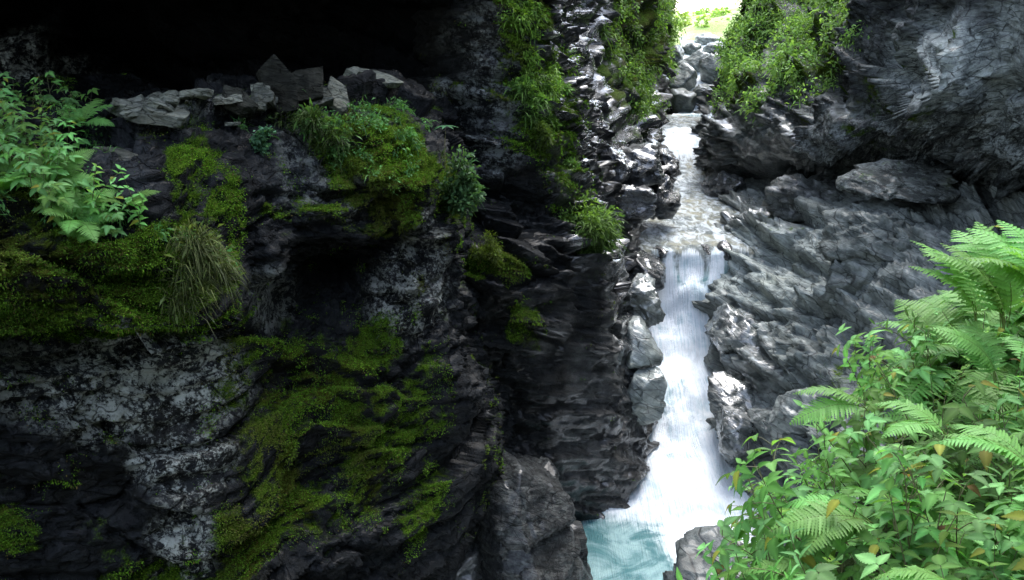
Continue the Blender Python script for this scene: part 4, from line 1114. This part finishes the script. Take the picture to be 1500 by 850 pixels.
tuft('grass_tuft', 'left_cliff', 470, 178, 0.30, 900, 250, 0.10, 0.009, 'feathery grass clump just below the upright slates', 'grass tuft', 7, (0.05, 0.12, 0.03), (0.12, 0.22, 0.05))
tuft('grass_tuft', 'left_cliff', 280, 400, 0.36, 1300, 250, 0.10, 0.008, 'yellowish drooping grass clump on the mossy brow above the lichen patch', 'grass tuft', 8, (0.07, 0.11, 0.03), (0.16, 0.2, 0.06), 1.2)
tuft('leafy_tuft', 'left_cliff', 380, 212, 0.12, 60, 260, 0.06, 0.013, 'small blue-green herb at the lip of the ledge below the loose slates', 'herb clump', 9, (0.06, 0.17, 0.09), (0.14, 0.28, 0.15))
tuft('grass_tuft', 'left_buttress', 715, 372, 0.30, 1500, 100, 0.05, 0.007, 'bright moss-green cushion on the flat ledge below the leafy clump', 'grass tuft', 10, (0.06, 0.11, 0.01), (0.16, 0.23, 0.02))
# umbrella-like sprout
b, n = on_sheet('left_cliff', 655, 236)
root = empty('sprout', tuple(b)); tag(root, 'lone umbrella-shaped sprout on a thin bare stem against the dark cave', 'sprout')
st_, fo_ = MB(), MB(); rr_ = np.random.default_rng(77)
st_.tube([(0, 0, -0.1), (0.0, 0, 0.2), (0.02, -0.02, 0.42)], 0.006, 0.003, (0.12, 0.16, 0.06))
for i in range(7):
    a = i * 0.9; add_leaf(fo_, np.array([0.02, -0.02, 0.42]), np.array([math.cos(a), math.sin(a), 0.12]), 0.15, 0.06, (0.07, 0.2, 0.10), rr_, 6, 0.3, 0.2)
st_.build('stem', M_stem, root); fo_.build('foliage', M_leaf, root)

# herbs and small ferns on the left ledge
r = np.random.default_rng(314)
spots = [(15,215),(45,190),(70,220),(100,200),(30,255),(85,250),(5,285),(60,285),(115,225),(20,185),(75,195),(110,185),(40,225),(140,205),(0,240),(95,275),
         (25,175),(60,240),(125,180),(10,260),(80,270),(50,210),(90,230),(30,195),(105,255),(65,180),
         (110,330),(150,320),(190,310),(130,350),(170,345),(95,315),(205,335),(120,300)]
for i, (x, y) in enumerate(spots):
    b, n = on_sheet('left_cliff', x, y)
    up_ = y < 300
    e = Matrix.Rotation(r.uniform(0.1, 0.5), 3, 'X') @ Matrix.Rotation(r.uniform(-0.2, 0.3), 3, 'Y') @ Matrix.Rotation(r.uniform(0, 6.28), 3, 'Z')
    kind = 'bramble' if r.uniform() < 0.6 else ('fern' if r.uniform() < 0.5 else 'herb')
    if up_: lab, grp = 'shaded green herb in the thick leafy patch at the left edge of the ledge', 'herbs at the left edge of the ledge'
    else: lab, grp = 'pale herb hanging from the mossy brow below the smooth stone', 'herbs on the mossy brow'
    place((kind, int(r.integers(4))), tuple(b), e.to_euler(), r.uniform(0.7, 1.05) * (1.0 if kind != 'fern' else 0.75), lab, 'leafy plant' if kind != 'fern' else 'fern', grp)

# ferns that stand out along the edge of the near bank
def frond_fern(px, py, Y, az, n, sc_, lean, label, seed):
    c = P(px, py, Y); r = np.random.default_rng(seed)
    root = empty('fern', c); tag(root, label, 'fern')
    for i in range(n):
        o = link('frond', FRONDS[r.integers(len(FRONDS))], root)
        a = az + (i - (n - 1) / 2) * 0.42 + r.uniform(-0.1, 0.1)
        o.rotation_euler = (r.uniform(-0.3, 0.3), -(lean + r.uniform(-0.2, 0.2)), a)
        k_ = sc_ * r.uniform(0.85, 1.1); o.scale = (k_,) * 3
PI_ = math.pi
frond_fern(1470, 480, 3.6, PI_ * 0.75, 5, 0.85, 1.0, 'tallest fern standing against the dark right cliff at the right edge', 701)
frond_fern(1540, 460, 3.4, PI_ * 0.9, 5, 0.85, 0.9, 'fern cut by the right edge of the photo behind the tallest fern', 702)
frond_fern(1430, 470, 4.0, PI_ * 0.8, 3, 0.8, 0.95, 'pale fern leaning left in front of the leaning block', 703)
frond_fern(1270, 600, 3.1, PI_ * 0.98, 2, 0.55, 0.25, 'fern with one long frond reaching left over the gorge above the pool', 704)
frond_fern(1275, 765, 2.6, PI_ * 1.02, 3, 0.55, 0.3, 'fern with yellow-green fronds at the lower left tip of the bank', 705)
frond_fern(1390, 640, 2.6, PI_ * 0.9, 3, 0.42, 0.4, 'fern half hidden among brambles in the middle of the bank', 706)
frond_fern(1520, 700, 2.3, PI_ * 0.8, 3, 0.55, 0.6, 'fern at the right edge low on the bank', 707)
frond_fern(1400, 860, 2.1, PI_ * 1.0, 3, 0.4, 0.3, 'fern spreading near the bottom edge of the bank', 708)
frond_fern(1460, 560, 3.2, PI_ * 0.7, 4, 0.6, 0.7, 'fern below the tallest fern on the right of the bank', 709)
frond_fern(1210, 850, 2.5, PI_ * 1.1, 3, 0.42, 0.3, 'small fern at the bottom of the bank beside the grey boulder', 710)
# herbs leaning over the edge of the bank
r = np.random.default_rng(2718)
for i, (x, y, Y) in enumerate([(1160,800,3.0),(1190,760,3.1),(1150,850,2.8),(1215,720,3.2),(1180,820,2.7),(1240,690,3.3),(1130,870,2.8),(1200,860,2.4),(1260,640,3.5),(1290,560,3.8),(1320,520,4.0),(1350,500,4.2),(1225,790,2.7),(1100,880,2.8)]):
    e = Matrix.Rotation(r.uniform(-0.9, -0.3), 3, 'Y') @ Matrix.Rotation(r.uniform(-0.2, 0.4), 3, 'X') @ Matrix.Rotation(r.uniform(0, 6.28), 3, 'Z')
    place((['bramble', 'herb', 'bramble', 'willow'][i % 4], int(r.integers(4))), P(x, y + 25, Y), e.to_euler(), r.uniform(0.65, 0.95), 'herb leaning out over the gorge along the lower edge of the near bank', 'leafy plant', 'herbs leaning over the gorge')
def shrub(px, py, Y, rad, n, seed, label):
    r = np.random.default_rng(seed); c = np.array(P(px, py, Y))
    root = empty('shrub', tuple(c - np.array([0, 0, rad]))); tag(root, label, 'shrub')
    lob = r.normal(size=(7, 3)) * rad * 0.45
    i_ = r.integers(0, 7, n); off = r.normal(size=(n, 3)); off /= np.linalg.norm(off, axis=1, keepdims=True)
    pos = lob[i_] + off * rad * 0.5 * r.uniform(0.3, 1, (n, 1)) ** 0.5 + np.array([0, 0, rad])
    link('foliage', join([blades(pos, off, r, 0.34, 0.2, cols_mix(r, n, (0.22, 0.36, 0.08), (0.45, 0.58, 0.18)), mode='leaf')], 'foliage', M_grass), root)
    m_ = MB(); m_.tube([(0, 0, -rad * 0.6), (0.1, 0, rad * 0.3), (0.0, 0.1, rad)], 0.09, 0.03, (0.1, 0.08, 0.05)); m_.build('trunk', M_stem, root)
shrub(1020, 52, 56, 0.7, 700, 804, 'low sunlit shrub in front of the bright meadow')
shrub(1048, 48, 57, 0.8, 800, 805, 'round sunlit shrub under the tall right one in the gap')
shrub(1004, 48, 58, 0.9, 900, 801, 'sunlit pale shrub on the left of the bright gap')
shrub(1058, 36, 60, 1.2, 1300, 802, 'sunlit pale shrub on the right of the bright gap')
shrub(1034, 30, 75, 1.0, 800, 803, 'furthest sunlit shrub in the middle of the bright gap')
for nm, new, lab, cat in (('left_cliff', 'mossy_cliff', 'near dark rock face covered with moss and pale lichen, left half of the photo', 'cliff'),
        ('cave_overhang', 'rock_overhang', 'black overhanging rock roof of the cave above the slates', 'rock overhang'),
        ('left_buttress', 'layered_cliff', 'dark layered buttress with a striated wall dropping into the pool', 'rock buttress'),
        ('gorge_wall', 'gorge_cliff', 'glossy wet cliff with hanging grass on the far left of the stream', 'cliff'),
        ('right_cliff', 'overhanging_cliff', 'tall right-hand cliff with grass drape and undercut foot', 'cliff'),
        ('stream_shelf', 'rock_shelf', 'pale slabby rock shelf sloping to the rapid on the right of the stream', 'rock shelf')):
    o = bpy.data.objects[nm]; o.name = new; o.data.name = new; tag(o, lab, cat)
for o in bpy.data.objects:
    if 'label' in o and o['label'].startswith(L_): o['label'] = o['label'].replace(L_, 'wet black block left of the stream, ')
#@@PLANTSEND
#@@END
cam_d = bpy.data.cameras.new('camera'); cam = bpy.data.objects.new('camera', cam_d); C.objects.link(cam)
cam_d.sensor_width = 36; cam_d.lens = 36 * F / 1500; cam_d.clip_end = 2000; cam_d.clip_start = 0.05
cam.location = (0, 0, 0); cam.rotation_euler = (math.radians(90) - PITCH, 0, 0)
sc.camera = cam

w = bpy.data.worlds.new("World"); sc.world = w; w.use_nodes = True
nt = w.node_tree; bg = nt.nodes['Background']
sky = nt.nodes.new('ShaderNodeTexSky'); sky.sky_type = 'NISHITA'; sky.sun_disc = False
SUN_EL, SUN_AZ = math.radians(58), math.radians(25)     # azimuth measured from +Y towards +X
sky.sun_elevation = SUN_EL; sky.sun_rotation = SUN_AZ
sky.air_density = 1.0; sky.dust_density = 1.0; sky.ozone_density = 1.0
hs = nt.nodes.new('ShaderNodeHueSaturation'); hs.inputs['Saturation'].default_value = 0.62
nt.links.new(sky.outputs[0], hs.inputs['Color']); nt.links.new(hs.outputs[0], bg.inputs[0]); bg.inputs[1].default_value = 0.92
sd = bpy.data.lights.new('sun', 'SUN'); so = bpy.data.objects.new('sun', sd); C.objects.link(so)
sd.energy = 5.0; sd.angle = math.radians(36); sd.color = (1.0, 0.97, 0.92)
dv = Vector((math.sin(SUN_AZ) * math.cos(SUN_EL), math.cos(SUN_AZ) * math.cos(SUN_EL), math.sin(SUN_EL)))
so.rotation_euler = dv.to_track_quat('Z', 'Y').to_euler()
sc.cycles.use_adaptive_sampling = True; sc.cycles.adaptive_threshold = 0.03; sc.cycles.max_bounces = 4; sc.cycles.diffuse_bounces = 2; sc.cycles.glossy_bounces = 2; sc.cycles.transmission_bounces = 2; sc.cycles.transparent_max_bounces = 2
sc.view_settings.view_transform = 'Standard'; sc.view_settings.look = 'None'; sc.view_settings.exposure = 0
print('script time', time.time() - T0)
